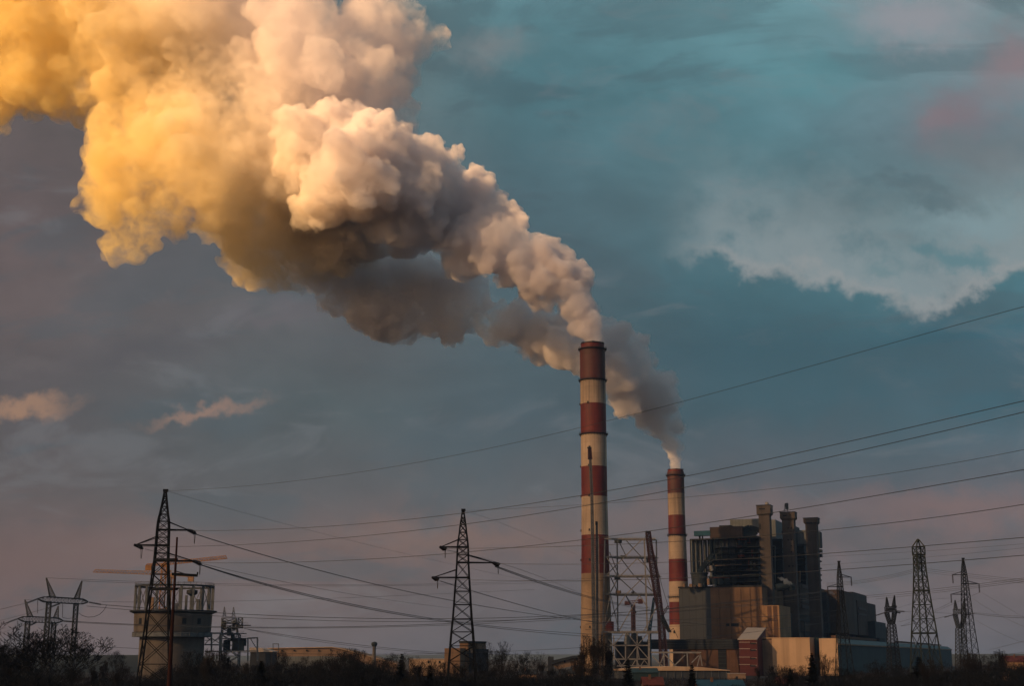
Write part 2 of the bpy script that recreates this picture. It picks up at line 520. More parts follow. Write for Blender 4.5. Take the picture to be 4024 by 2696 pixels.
def points_to_mesh(pts, voxel, name):
    me = bpy.data.meshes.new('pts')
    me.from_pydata([tuple(p[0]) for p in pts], [], [])
    at = me.attributes.new('rad', 'FLOAT', 'POINT')
    at.data.foreach_set('value', [p[1] for p in pts])
    tmp = bpy.data.objects.new('tmp', me); COL.objects.link(tmp)
    ng = bpy.data.node_groups.new('hull', 'GeometryNodeTree')
    ng.interface.new_socket('Geometry', in_out='INPUT', socket_type='NodeSocketGeometry')
    ng.interface.new_socket('Geometry', in_out='OUTPUT', socket_type='NodeSocketGeometry')
    N = ng.nodes; L = ng.links
    gi = N.new('NodeGroupInput'); go = N.new('NodeGroupOutput')
    na = N.new('GeometryNodeInputNamedAttribute'); na.data_type = 'FLOAT'; na.inputs['Name'].default_value = 'rad'
    mp = N.new('GeometryNodeMeshToPoints'); L.new(gi.outputs[0], mp.inputs['Mesh']); L.new(na.outputs[0], mp.inputs['Radius'])
    pv = N.new('GeometryNodePointsToVolume'); pv.resolution_mode = 'VOXEL_SIZE'
    L.new(mp.outputs[0], pv.inputs['Points']); L.new(na.outputs[0], pv.inputs['Radius'])
    pv.inputs['Voxel Size'].default_value = voxel
    vm = N.new('GeometryNodeVolumeToMesh'); L.new(pv.outputs[0], vm.inputs[0]); vm.inputs['Threshold'].default_value = .5
    L.new(vm.outputs[0], go.inputs[0])
    md = tmp.modifiers.new('g', 'NODES'); md.node_group = ng
    dg = bpy.context.evaluated_depsgraph_get()
    out = bpy.data.meshes.new_from_object(tmp.evaluated_get(dg))
    bpy.data.objects.remove(tmp, do_unlink=True)
    out.name = name
    return out


def ruffle(me, layers):
    """push the surface in and out with cell noise so that it billows"""
    n = len(me.vertices)
    co = np.empty(n * 3); me.vertices.foreach_get('co', co); co = co.reshape(-1, 3)
    no = np.empty(n * 3); me.vertex_normals.foreach_get('vector', no); no = no.reshape(-1, 3)
    out = np.zeros(n)
    for i in range(n):
        c = co[i]; s = 0.0
        for sc, am, kind in layers:
            v = Vector((c[0] / sc, c[1] / sc, c[2] / sc))
            if kind == 'cell':
                d = mnoise.voronoi(v)[0]
                s += am * (.55 - d[0])
            else:
                s += am * mnoise.noise(v)
        out[i] = s
    co = co + no * out[:, None]
    me.vertices.foreach_set('co', co.ravel()); me.update()



plume_column = [
 (1354, 796, 17, 900), (1353, 780, 21, 900), (1350, 762, 28, 902), (1341, 735, 38, 905), (1325, 705, 46, 906), (1312, 672, 48, 908), (1286, 640, 56, 909), (1325, 650, 28, 912), (1240, 635, 58, 911),
 (1235, 600, 60, 912), (1190, 600, 66, 913), (1265, 590, 30, 915), (1145, 560, 76, 914), (1085, 545, 76, 915), (1120, 500, 58, 922), (1165, 510, 26, 924), (1050, 480, 82, 926), (1095, 470, 40, 930),
 (1010, 385, 50, 930), (985, 350, 34, 930), (960, 434, 100, 902), (1060, 430, 42, 940), (1030, 400, 30, 945), (1000, 520, 55, 963), (900, 414, 120, 900), (880, 314, 56, 904), (830, 394, 130, 892), (770, 294, 70, 894), (745, 256, 36, 890),
 (850, 279, 30, 897), (770, 480, 110, 952), (700, 324, 80, 890), (690, 420, 100, 943), (930, 560, 40, 953), (860, 540, 60, 953)]
plume_cloud = [
 (700, 400, 120, 915), (650, 500, 130, 960), (570, 420, 140, 940), (760, 540, 90, 963), (830, 560, 60, 973),
 (480, 400, 112, 892), (385, 470, 66, 887), (325, 515, 60, 882), (278, 560, 46, 880), (240, 470, 60, 880), (260, 400, 72, 882), (215, 420, 30, 880), (180, 458, 16, 878),
 (330, 400, 95, 887), (420, 340, 110, 892), (570, 555, 60, 960), (610, 592, 64, 975), (680, 590, 70, 965), (310, 585, 26, 880), (262, 600, 20, 880), (205, 470, 34, 879), (640, 640, 34, 975), (560, 628, 34, 970), (530, 600, 30, 960),
 (250, 330, 65, 900), (330, 250, 125, 930), (200, 180, 100, 930), (90, 150, 112, 930), (10, 180, 100, 930), (-50, 190, 105, 925), (30, 40, 150, 930),
 (200, 40, 150, 930), (380, 60, 170, 935), (560, 80, 170, 940), (480, 230, 140, 930), (620, 230, 130, 930), (700, 120, 130, 905), (790, 130, 110, 915), (850, 160, 90, 920),
 (870, 70, 75, 920), (945, 100, 54, 925), (1000, 85, 32, 927), (900, 230, 50, 920), (930, 20, 40, 930), (930, 280, 36, 925), (850, 260, 60, 915), (820, 300, 60, 905),
 (-110, 60, 110, 930), (100, -60, 120, 940), (400, -70, 150, 940), (640, -60, 100, 905), (820, 20, 50, 923)]
plume_far = [
 (1543, 1078, 15, 1060), (1542, 1060, 16, 1060), (1540, 1040, 18, 1060), (1537, 1015, 25, 1060), (1528, 985, 32, 1055), (1512, 950, 47, 1043), (1490, 925, 54, 1027), (1462, 890, 62, 1006), (1500, 905, 44, 1034),
 (1440, 840, 59, 998), (1400, 850, 62, 984), (1440, 795, 42, 998), (1460, 785, 24, 1005), (1395, 785, 54, 984), (1380, 755, 30, 983), (1345, 815, 60, 982), (1430, 920, 37, 995), (1290, 790, 65, 981), (1235, 770, 54, 988),
 (1180, 740, 56, 994), (1120, 740, 45, 1002), (1060, 690, 71, 1007), (1032, 755, 37, 1009), (970, 690, 82, 1012), (890, 680, 84, 1012), (845, 700, 56, 1012),
 (800, 620, 80, 1012), (730, 590, 65, 1012), (940, 630, 60, 1012), (900, 610, 56, 1012), (1000, 650, 54, 1012)]


def smoke_light_tint(g, pv):
    # golden light put into the smoke colour, growing towards the plume's lower left
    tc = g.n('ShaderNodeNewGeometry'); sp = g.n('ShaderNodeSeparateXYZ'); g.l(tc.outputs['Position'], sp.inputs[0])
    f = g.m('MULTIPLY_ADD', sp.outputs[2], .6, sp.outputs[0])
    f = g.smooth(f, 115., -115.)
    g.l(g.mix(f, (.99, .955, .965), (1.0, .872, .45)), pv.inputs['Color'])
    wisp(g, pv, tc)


def wisp(g, pv, tc, big=38., small=9.):
    # uneven vapour: thick cores with thin torn gaps between
    a, _ = g.noise(tc.outputs['Position'], 1 / big, 2, .6, .4)
    b, _ = g.noise(tc.outputs['Position'], 1 / small, 3, .65, .8)
    h = g.m('ADD', g.m('MULTIPLY', a, .45), g.m('MULTIPLY', b, .55))
    g.l(g.m('MULTIPLY', g.smooth(h, .36, .62), pv.inputs['Density'].default_value * 2.0), pv.inputs['Density'])


def far_tint(g, pv):
    wisp(g, pv, g.n('ShaderNodeNewGeometry'))


def remesh(me, voxel):
    tmp = bpy.data.objects.new('tmp', me); COL.objects.link(tmp)
    md = tmp.modifiers.new('r', 'REMESH'); md.mode = 'VOXEL'; md.voxel_size = voxel; md.use_smooth_shade = True
    out = bpy.data.meshes.new_from_object(tmp.evaluated_get(bpy.context.evaluated_depsgraph_get()))
    bpy.data.objects.remove(tmp, do_unlink=True)
    out.name = me.name
    return out


def smoke(name, blobs, seed, voxel, mat, layers, parent=None, org=None):
    me = points_to_mesh(grow_points(blobs, seed), voxel, name)
    me.materials.clear(); me.materials.append(mat)
    ruffle(me, layers)
    me = remesh(me, voxel * .9)
    o = bpy.data.objects.new(name, me); COL.objects.link(o)
    if org is not None:
        me.transform(Matrix.Translation(-org)); o.location = org
    if parent: o.parent = parent; o.location = (0, 0, 0)
    return o

# ------------------------------------------------------------------ ground
g_ = MB()
nr, nc_ = 40, 48
rings = [0] + [60 * 1.19 ** i for i in range(nr)]
pts = []; fs = []
for i, r in enumerate(rings):
    for j in range(nc_):
        t = 2 * math.pi * j / nc_
        z = 0 if r < 100 else mnoise.noise(Vector((r * math.cos(t) * .006, r * math.sin(t) * .006, 0))) * .25
        pts.append((r * math.cos(t), 400 + r * math.sin(t), z - .15))
for i in range(len(rings) - 1):
    for j in range(nc_):
        k = (j + 1) % nc_
        fs.append((i * nc_ + j, i * nc_ + k, (i + 1) * nc_ + k, (i + 1) * nc_ + j))
g_.add(pts, fs)
tag(g_.build('ground', M['field'], org=(0, 0, 0), smooth=True), kind='structure')


def ridge(name, x0, x1, D, prof, depth, m):
    """long low bank: prof(t) gives the photograph Y of its crest"""
    mb = MB(); n = 60; rows = []
    for i in range(n + 1):
        t = i / n; X = x0 + (x1 - x0) * t
        c = P(X, prof(t), D)
        zc = max(.5, c.z)
        for k, (dy, fz) in enumerate(((-depth, -.02), (-depth * .5, .6), (-depth * .1, .97), (depth * .3, 1.0), (depth, .5), (depth * 2, -.02))):
            rows.append((c.x * (D + dy) / D, D + dy, zc * fz + mnoise.noise(Vector((i * .9, k, D * .01))) * .3 * (fz > .1)))
    fs = [(i * 6 + k, i * 6 + k + 1, (i + 1) * 6 + k + 1, (i + 1) * 6 + k) for i in range(n) for k in range(5)]
    mb.add(rows, fs)
    return tag(mb.build(name, m, smooth=True), kind='structure')


ridge('hill', -900, 640, 1150, lambda t: 2574 + 2 * math.sin(t * 9), 90, M['ridge'])
ridge('hill', 3300, 5200, 2600, lambda t: 2569 + 3 * math.sin(t * 7), 300, M['ridge'])
ridge('hill', -1500, 3600, 6000, lambda t: 2576 - 3 * math.sin(t * 11), 600, M['ridge'])


# ------------------------------------------------------------------ chimneys
def sooty(m0, zt):
    # soot and rain streaks spreading down from the mouth of one stack
    m = m0.copy(); m.name = 'sooted_' + m0.name; g = NG(m.node_tree)
    b = m.node_tree.nodes['Principled BSDF']; old = b.inputs['Base Color'].links[0].from_socket
    geo = g.n('ShaderNodeNewGeometry'); sp = g.n('ShaderNodeSeparateXYZ'); g.l(geo.outputs['Position'], sp.inputs[0])
    mp = g.n('ShaderNodeMapping'); g.l(geo.outputs['Position'], mp.inputs[0]); mp.inputs['Scale'].default_value = (1, 1, .025)
    f, _ = g.noise(mp.outputs[0], .55, 4, .6)
    d = g.m('ADD', g.smooth(sp.outputs[2], zt - 75, zt), g.m('MULTIPLY', g.m('SUBTRACT', f, .5), 1.6))
    g.l(g.mix(g.m('MULTIPLY', g.smooth(d, .15, 1.1), .62), old, (.035, .030, .028)), b.inputs['Base Color'])
    return m


def chimney(name, Xt, Yt, D, bands, hw, label, rings_y, balcony_y, n=48):
    top = P(Xt, Yt, D)
    base = Vector((top.x, D, 0))
    root = thing(name, base, label, 'chimney')
    def z(Y): return P(Xt, Y, D).z
    def rad(Y):
        for (ya, ra), (yb, rb) in zip(hw, hw[1:]):
            if ya <= Y <= yb:
                h = ra + (rb - ra) * (Y - ya) / (yb - ya); break
        else: h = hw[-1][1]
        return h * mpp(Xt, Y, D)
    prof = []; mis = []
    ys = [bands[0][0]]
    for (y0, mi) in bands:
        pass
    bl = bands + [(2660, None)]
    prof.append((rad(bl[-1][0]), 0.0))
    for i in range(len(bands) - 1, -1, -1):
        y0, mi = bands[i]
        yb = bl[i + 1][0]
        for k in (1, 2, 3):
            yy = yb + (y0 - yb) * k / 3
            zz = max(z(yy), .2 * k)
            if zz > prof[-1][1] + .05:
                prof.append((rad(yy), zz)); mis.append(mi)
    r = prof[-1][0]; zt = prof[-1][1]
    mb = MB(); mb.lathe(base, prof, n, mis)
    wall = mb.build('shaft', [sooty(M['red_band'], zt), sooty(M['white_band'], zt), M['chimney_concrete']], root, smooth=True)
    mb = MB(); rl = r * .91; m1 = mpp(Xt, Yt, D)
    lh = 22 * m1 if D < 1000 else 9 * m1
    mb.lathe(base, [(rl, zt - .5), (rl, zt + lh * .82), (rl * 1.03, zt + lh * .84), (rl * 1.03, zt + lh), (rl * .9, zt + lh), (rl * .88, zt - 2)], n, [0, 0, 1, 1, 1])
    # lifting notches round the lip
    for k in range(6):
        t = k * math.pi / 3 + math.pi / 2
        c = base + Vector((rl * math.cos(t), rl * math.sin(t), zt + lh * .8)); e = Vector((-math.sin(t), math.cos(t), 0))
        mb.obox(c - e * .9 - Vector((math.cos(t), math.sin(t), 0)) * .4, e * 1.8, Vector((math.cos(t), math.sin(t), 0)) * .9, (0, 0, lh * .25), 1)
    mb.build('rim', [M['red_band'], M['dark_steel']], root, smooth=True)
    mb = MB(); mb.lathe(base, [(rl * .2, zt + lh - 3), (rl * .89, zt + lh - 2.5)], n)
    mb.build('flue_mouth', M['dark_steel'], root)
    for yy in rings_y:
        rr = rad(yy); zz = z(yy)
        mb = MB()
        mb.lathe(base, [(rr - .05, zz - .5), (rr + 1.0, zz - .35), (rr + 1.15, zz - .05), (rr + 1.15, zz + .1), (rr - .05, zz + .1)], n)
        for k in range(28):
            t = 2 * math.pi * k / 28
            c = base + Vector(((rr + 1.1) * math.cos(t), (rr + 1.1) * math.sin(t), zz))
            mb.beam(c, c + Vector((0, 0, 1.1)), .09)
            t2 = t + 2 * math.pi / 28
            c2 = base + Vector(((rr + 1.1) * math.cos(t2), (rr + 1.1) * math.sin(t2), zz))
            mb.beam(c + Vector((0, 0, 1.1)), c2 + Vector((0, 0, 1.1)), .1)
            mb.beam(c + Vector((0, 0, .55)), c2 + Vector((0, 0, .55)), .07)
            cw = base + Vector((rr * math.cos(t), rr * math.sin(t), zz - 1.6))
            mb.beam(cw, c, .12)
        mb.build('walkway', M['dark_steel'], root)
    for yy in balcony_y:       # little lamp brackets at the flank
        rr = rad(yy); zz = z(yy)
        for t in (math.pi * .98, math.pi * 1.35):
            mb = MB()
            c = base + Vector((rr * math.cos(t), rr * math.sin(t), zz)); d = Vector((math.cos(t), math.sin(t), 0)); e = Vector((-d.y, d.x, 0))
            mb.obox(c - d * .1 - e * .7, d * .9, e * 1.4, (0, 0, .15)); mb.obox(c - d * .1 - e * .3, d * .7, e * .6, (0, 0, 1.3))
            mb.build('lamp_bracket', M['dark_steel'], root)
    # caged ladder up the shaded side
    mb = MB(); t = -.75
    last = None
    for (ra, za), (rb, zb) in zip(prof, prof[1:]):
        for s_ in (-.3, .3):
            e = Vector((-math.sin(t), math.cos(t), 0)) * s_
            pa = base + Vector(((ra + .5) * math.cos(t), (ra + .5) * math.sin(t), za)) + e
            pb = base + Vector(((rb + .5) * math.cos(t), (rb + .5) * math.sin(t), zb)) + e
            mb.beam(pa, pb, .12)
    mb.build('ladder', M['dark_steel'], root)
    return root


chimney('chimney', 2328, 1372, D1,
        [(1372, 0), (1496, 1), (1590, 0), (1708, 1), (1836, 0), (1954, 1), (2105, 0), (2256, 2)],
        [(1340, 49.5), (1980, 51), (2277, 56), (2500, 61), (2700, 66)],
        'tall nearer red and white banded chimney right of the middle pylon', (1374, 1496, 1708), (1592, 1838, 1956, 2090, 2206, 2470))
chimney('chimney', 2654.5, 1855, D2,
        [(1855, 0), (1941, 1), (2026, 0), (2106, 1), (2199, 0), (2287, 1), (2368, 0), (2457, 1)],
        [(1840, 33), (2026, 33), (2280, 37), (2500, 41), (2700, 45)],
        'shorter red and white banded chimney behind the left corner of the power station', (1869, 2104, 2347), (), n=40)


# ------------------------------------------------------------------ lattice masts
def lattice(mb, c0, sections, leg, brace, yaw=0, step=None, horiz=True, single=False):
    """square lattice along z. sections: (centre, half width) upward"""
    cy_, sy_ = math.cos(yaw), math.sin(yaw)
    def corner(c, h, k):
        x, y = ((-h, -h), (h, -h), (h, h), (-h, h))[k]
        return Vector((c[0] + x * cy_ - y * sy_, c[1] + x * sy_ + y * cy_, c[2]))
    lv = []
    for (ca, ha), (cb, hb) in zip(sections, sections[1:]):
        ca, cb = Vector(ca), Vector(cb)
        L = (cb - ca).length
        n = max(1, round(L / (step(ha) if callable(step) else (step or 2 * ha))))
        for i in range(n):
            t = i / n
            lv.append((ca.lerp(cb, t), ha + (hb - ha) * t))
    lv.append((Vector(sections[-1][0]), sections[-1][1]))
    for i, ((ca, ha), (cb, hb)) in enumerate(zip(lv, lv[1:])):
        for k in range(4):
            a0, b0 = corner(ca, ha, k), corner(cb, hb, k)
            a1, b1 = corner(ca, ha, (k + 1) % 4), corner(cb, hb, (k + 1) % 4)
            mb.beam(a0, b0, leg)
            if single:
                mb.beam(a0 if i % 2 else a1, b1 if i % 2 else b0, brace)
            else:
                mb.beam(a0, b1, brace); mb.beam(a1, b0, brace)
            if horiz: mb.beam(b0, b1, brace)
    return lv


def pz(X, Y, D):
    return P(X, Y, D).z


def disc_string(mb, a, b, r, n=None):
    """string of cap-and-pin insulator discs"""
    a, b = Vector(a), Vector(b); L = (b - a).length
    n = n or max(5, int(L / .17))
    mb.tube(a, b, r * .25, n=5)
    d = (b - a).normalized()
    for i in range(n):
        c = a.lerp(b, (i + .5) / n)
        mb.tube(c - d * .05, c + d * .03, r, r * .55, 8)


def pylon(X, Y, D, secs, arms, label, m, yaw, leg=.24, brace=.11, cap=True):
    """secs: (photo Y, half width px). arms: (side, tip X, arm Y, strut Y at mast, drop Y)"""
    top = P(X, Y, D)
    root = thing('lattice_pylon', (top.x, D, 0), label, 'pylon')
    k = mpp(X, Y + 300, D)
    S = [((top.x, D, pz(X, yy, D)), h * k) for yy, h in secs]
    S.sort(key=lambda q: q[0][2])
    w0 = S[0][1]; z0 = S[0][0][2]
    if z0 > .3:
        slope = (S[0][1] - S[1][1]) / max(.1, S[1][0][2] - S[0][0][2])
        S.insert(0, ((top.x, D, 0), w0 + slope * z0))
    mb = MB()
    lattice(mb, None, S, leg, brace, yaw, step=lambda h: max(1.5 * h, .9) if h < 3 else 2.0 * h)
    if cap:
        mb.obox((top.x - .35, D - .3, top.z - .25), (.8, 0, 0), (0, .6, 0), (0, 0, .45))
    mb.build('mast', m, root)
    def hw(z):
        for (a, ha), (b, hb) in zip(S, S[1:]):
            if a[2] <= z <= b[2]: return ha + (hb - ha) * (z - a[2]) / (b[2] - a[2])
        return S[-1][1]
    tips = []
    ex = Vector((math.cos(yaw), math.sin(yaw), 0))
    for (tx, ay, sy, dy_) in arms:
        za = pz(X, ay, D); zs = pz(X, sy, D)
        sgn = 1 if tx > X else -1
        w = (top.y * math.cos(TH) + (za - CAMZ) * math.sin(TH))
        xt = (tx - CX) / FPX * w - top.x            # offset in x to reach the tip column
        tip = Vector((top.x, D, za)) + ex * (xt / ex.x)
        mb = MB()
        for s_ in (-1, 1):
            h = hw(za); h2 = hw(zs)
            ey = Vector((-ex.y, ex.x, 0))
            pm = Vector((top.x, D, za)) - ex * (sgn * h) + ey * (s_ * h)
            ps = Vector((top.x, D, zs)) + ex * (sgn * h2) + ey * (s_ * h2)
            mb.beam(pm, tip + ey * (s_ * .12), leg * .95)
            mb.beam(ps, tip + ey * (s_ * .1), brace * 1.3)
        pa = [(Vector((top.x, D, za)) + ex * (sgn * hw(za)) + ey * (s_ * hw(za))).lerp(tip, t) for t in (.0, .2, .4, .6, .8) for s_ in (-1, 1)]
        for i in range(0, len(pa) - 2, 2):
            mb.beam(pa[i], pa[i + 3], brace); mb.beam(pa[i], pa[i + 1], brace)
        arm = mb.build('crossarm', m, root)
        tips.append((tip, ex, sgn, arm))
    return root, tips


def strain_set(root, tip, drop, dirs, droop=None):
    """strain insulators pulled two ways with the slack jumper loop below"""
    ends = []
    for d in dirs:
        mb = MB(); d = Vector(d)
        e = tip + d
        side = Vector((-d.y, d.x, 0)).normalized() * .22
        for s_ in (-1, 1):
            disc_string(mb, tip + side * s_, e + side * s_, .26)
        mb.beam(e - side * 1.3, e + side * 1.3, .18)
        mb.build('insulator', M['insulator'], root)
        ends.append(e)
    mb = MB(); a, b = ends[0], ends[-1]
    if (a - b).length < .5: b = tip
    pts = [a.lerp(b, t) - Vector((0, 0, drop * 4 * t * (1 - t) + (drop * .0))) for t in [i / 14 for i in range(15)]]
    mb.path(pts, .045)
    mb.build('jumper_wire', M['wire'], root)
    return ends


# left pylon --------------------------------------------------------
PLD = 238.0
LP_, tips = pylon(650, 1928, PLD,
    [(1930, 3), (1961, 7), (1991, 11), (2022, 15.5), (2050, 20.5), (2083, 22.5), (2144, 24), (2205, 26), (2258, 30), (2316, 34.5), (2408, 41), (2510, 47), (2612, 55), (2700, 62)],
    [(738, 2083, 2052, 0), (536, 2144, 2112, 0), (758, 2205, 2175, 0)],
    'large dark lattice pylon at left in front of the cranes', M['pylon'], R(8))
L_ends = []
for (tip, ex, s, arm) in tips:
    L_ends.append(strain_set(arm, tip, 1.9, [Vector((1.15, -.6, -.35)), Vector((1.0, .9, -.55))]))

# middle pylon -------------------------------------------------------
PMD = 262.0
MP_, tips = pylon(1820, 2005, PMD,
    [(2007, 3), (2034, 6.5), (2063, 11), (2093, 14), (2122, 18), (2151, 21), (2212, 23), (2271, 26), (2325, 30), (2378, 33), (2435, 37), (2485, 42), (2540, 46), (2600, 50), (2700, 56)],
    [(1733, 2151, 2122, 0), (1941, 2212, 2183, 0), (1703, 2271, 2240, 0)],
    'large dark lattice pylon in the middle left of the tall chimney', M['pylon'], R(5))
M_ends = []
for (tip, ex, s, arm) in tips:
    M_ends.append(strain_set(arm, tip, 1.7, [Vector((.95, -.7, -.35)), Vector((.7, 1.0, -.5))]))

# brown pole beside the left pylon -----------------------------------
pD = 226.0
pt_ = P(696, 2112, pD)
pole = thing('steel_pole', (pt_.x, pD, 0), 'dark brown steel pole standing against the left pylon', 'pole')
mb = MB(); kk = mpp(696, 2300, pD)
mb.tube((pt_.x, pD, 0), (pt_.x, pD, pt_.z), 10 * kk, 3.6 * kk, 10)
mb.build('pole', M['pole_brown'], pole)
for yy, xa, xb, w in ((2259, 676, 776, .42), ):
    mb = MB(); a = P(xa, yy - 2, pD); b = P(xb, yy + 4, pD)
    mb.beam(a, b, w, w); c = P(xb + 1, yy - 10, pD); mb.beam(P(xb - 2, yy + 8, pD), c, .2); mb.beam(a + Vector((.5, .2, .5)), b - Vector((1.2, 0, 0)), .14)
    mb.build('crossarm', M['pylon'], pole)
for yy, xa in ((2201, 612), (2317, 600)):
    mb = MB(); a = P(xa, yy, pD + 6); b = P(694, yy - 1, pD)
    mb.beam(a, b, .42); mb.beam(a + Vector((0, 1.2, 0)), b + Vector((0, .3, 0)), .3)
    for t in (.2, .4, .6, .8): mb.beam(a.lerp(b, t), a.lerp(b, t) + Vector((0, 1, 0)), .12)
    mb.build('bracket', M['pylon'], pole)


# ------------------------------------------------------------------ wires
def solve_wire(pts, Da, Db, n=30):
    """pts: photograph points along the cable; a smooth sagging curve through them"""
    xs = [p[0] for p in pts]; ys = [p[1] for p in pts]
    deg = min(2, len(pts) - 1) if len(pts) < 5 else 3
    x0, x1 = xs[0], xs[-1]
    t = [(x - x0) / (x1 - x0) for x in xs]
    co = np.polyfit(t, ys, deg, w=[5] + [1] * (len(xs) - 2) + [5])
    out = []
    for i in range(n + 1):
        s = i / n
        D = 1.0 / ((1 - s) / Da + s / Db)
        out.append(P(x0 + (x1 - x0) * s, float(np.polyval(co, s)), D))
    return out


def wire(pts, Da, Db, label, width=1.5, n=30, group=None, m='wire'):
    """width in photograph pixels at its far end, kept as a real thickness"""
    p = solve_wire(pts, Da, Db, n)
    r = max(.02, (mpp(pts[0][0], pts[0][1], Da) * mpp(pts[-1][0], pts[-1][1], Db)) ** .5 * width / 2)
    mb = MB(); mb.path(p, r)
    return tag(mb.build('power_line', M[m]), label, 'power line', group)


# near spans climbing to the right edge
wire([(652, 1930), (1450, 1852), (2270, 1684), (2660, 1580), (3300, 1410), (4060, 1195)], 238, 90, 'thin earth wire from the left pylon tip, highest cable at the right edge', 1.3)
wire([(757, 2086), (1450, 2065), (1820, 2012), (2300, 1943), (2700, 1870), (3400, 1725), (4060, 1567)], 238, 95, 'cable from the upper right arm of the left pylon crossing both chimneys', 2.0)
wire([(560, 2150), (900, 2146), (1400, 2107), (1900, 2054), (2300, 1988), (2700, 1912), (3400, 1768), (4060, 1611)], 240, 98, 'cable from the left arm of the left pylon, just under the one crossing both chimneys', 2.0)
wire([(780, 2213), (1200, 2209), (1790, 2175), (2290, 2122), (2640, 2075), (3200, 1990), (4060, 1840)], 238, 100, 'cable from the lower right arm of the left pylon passing above the crane boom', 2.0)
wire([(1822, 2008), (2290, 1982), (2700, 1957), (3300, 1888), (4060, 1760)], 262, 110, 'thin earth wire rising right from the middle pylon tip', 1.2)
wire([(1752, 2157), (2290, 2146), (2800, 2120), (3300, 2078), (4060, 1977)], 262, 112, 'cable from the upper left arm of the middle pylon over the stair towers', 1.8)
wire([(1950, 2216), (2290, 2218), (2700, 2208), (3300, 2172), (4060, 2110)], 262, 114, 'cable from the right arm of the middle pylon across the stair towers', 1.8)
wire([(1722, 2276), (2290, 2283), (2700, 2272), (3200, 2246), (4060, 2180)], 262, 116, 'cable from the lowest arm of the middle pylon reaching the right edge', 1.8)
# spans falling away behind
wire([(655, 1930), (900, 2005), (1200, 2078), (1800, 2222), (2290, 2330), (2600, 2385)], 238, 720, 'thin earth wire falling right from the left pylon tip', 0.55, m='wire_far')
wire([(762, 2098), (900, 2141), (1150, 2213), (1450, 2293), (1790, 2365), (2150, 2421), (2600, 2466)], 238, 720, 'cable falling right from the upper right arm of the left pylon', 2.00, m='wire_far')
wire([(570, 2158), (700, 2195), (1000, 2262), (1400, 2340), (1780, 2392)], 240, 640, 'faint cable falling away from the left arm of the left pylon', 1.10, m='wire_far')
wire([(784, 2219), (900, 2249), (1200, 2335), (1500, 2404), (1780, 2440), (2290, 2492), (2560, 2502)], 238, 700, 'upper of the paired cables falling from the lowest arm of the left pylon', 2.00, m='wire_far')
wire([(784, 2220), (900, 2252), (1200, 2340), (1500, 2410), (1780, 2446), (2290, 2501), (2560, 2520)], 238, 700, 'lower of the paired cables falling from the lowest arm of the left pylon', 2.00, m='wire_far')
wire([(1824, 2009), (1900, 2030), (2050, 2090), (2290, 2190), (2500, 2255)], 262, 800, 'very thin wire falling right from the middle pylon tip', 0.5, m='wire_far')
wire([(1757, 2163), (1880, 2190), (2100, 2260), (2290, 2338)], 262, 700, 'cable falling away from the upper left arm of the middle pylon', 1.30, m='wire_far')
wire([(1948, 2225), (2090, 2277), (2290, 2337), (2420, 2372), (2560, 2392)], 262, 760, 'upper of the paired cables falling from the right arm of the middle pylon', 2.10, m='wire_far')
wire([(1946, 2228), (2090, 2283), (2290, 2342), (2420, 2377), (2560, 2399)], 262, 760, 'lower of the paired cables falling from the right arm of the middle pylon', 2.10, m='wire_far')
wire([(1728, 2284), (1850, 2323), (2020, 2370), (2180, 2415), (2420, 2462), (2560, 2480)], 262, 740, 'cable falling away from the lowest left arm of the middle pylon', 1.80, m='wire_far')
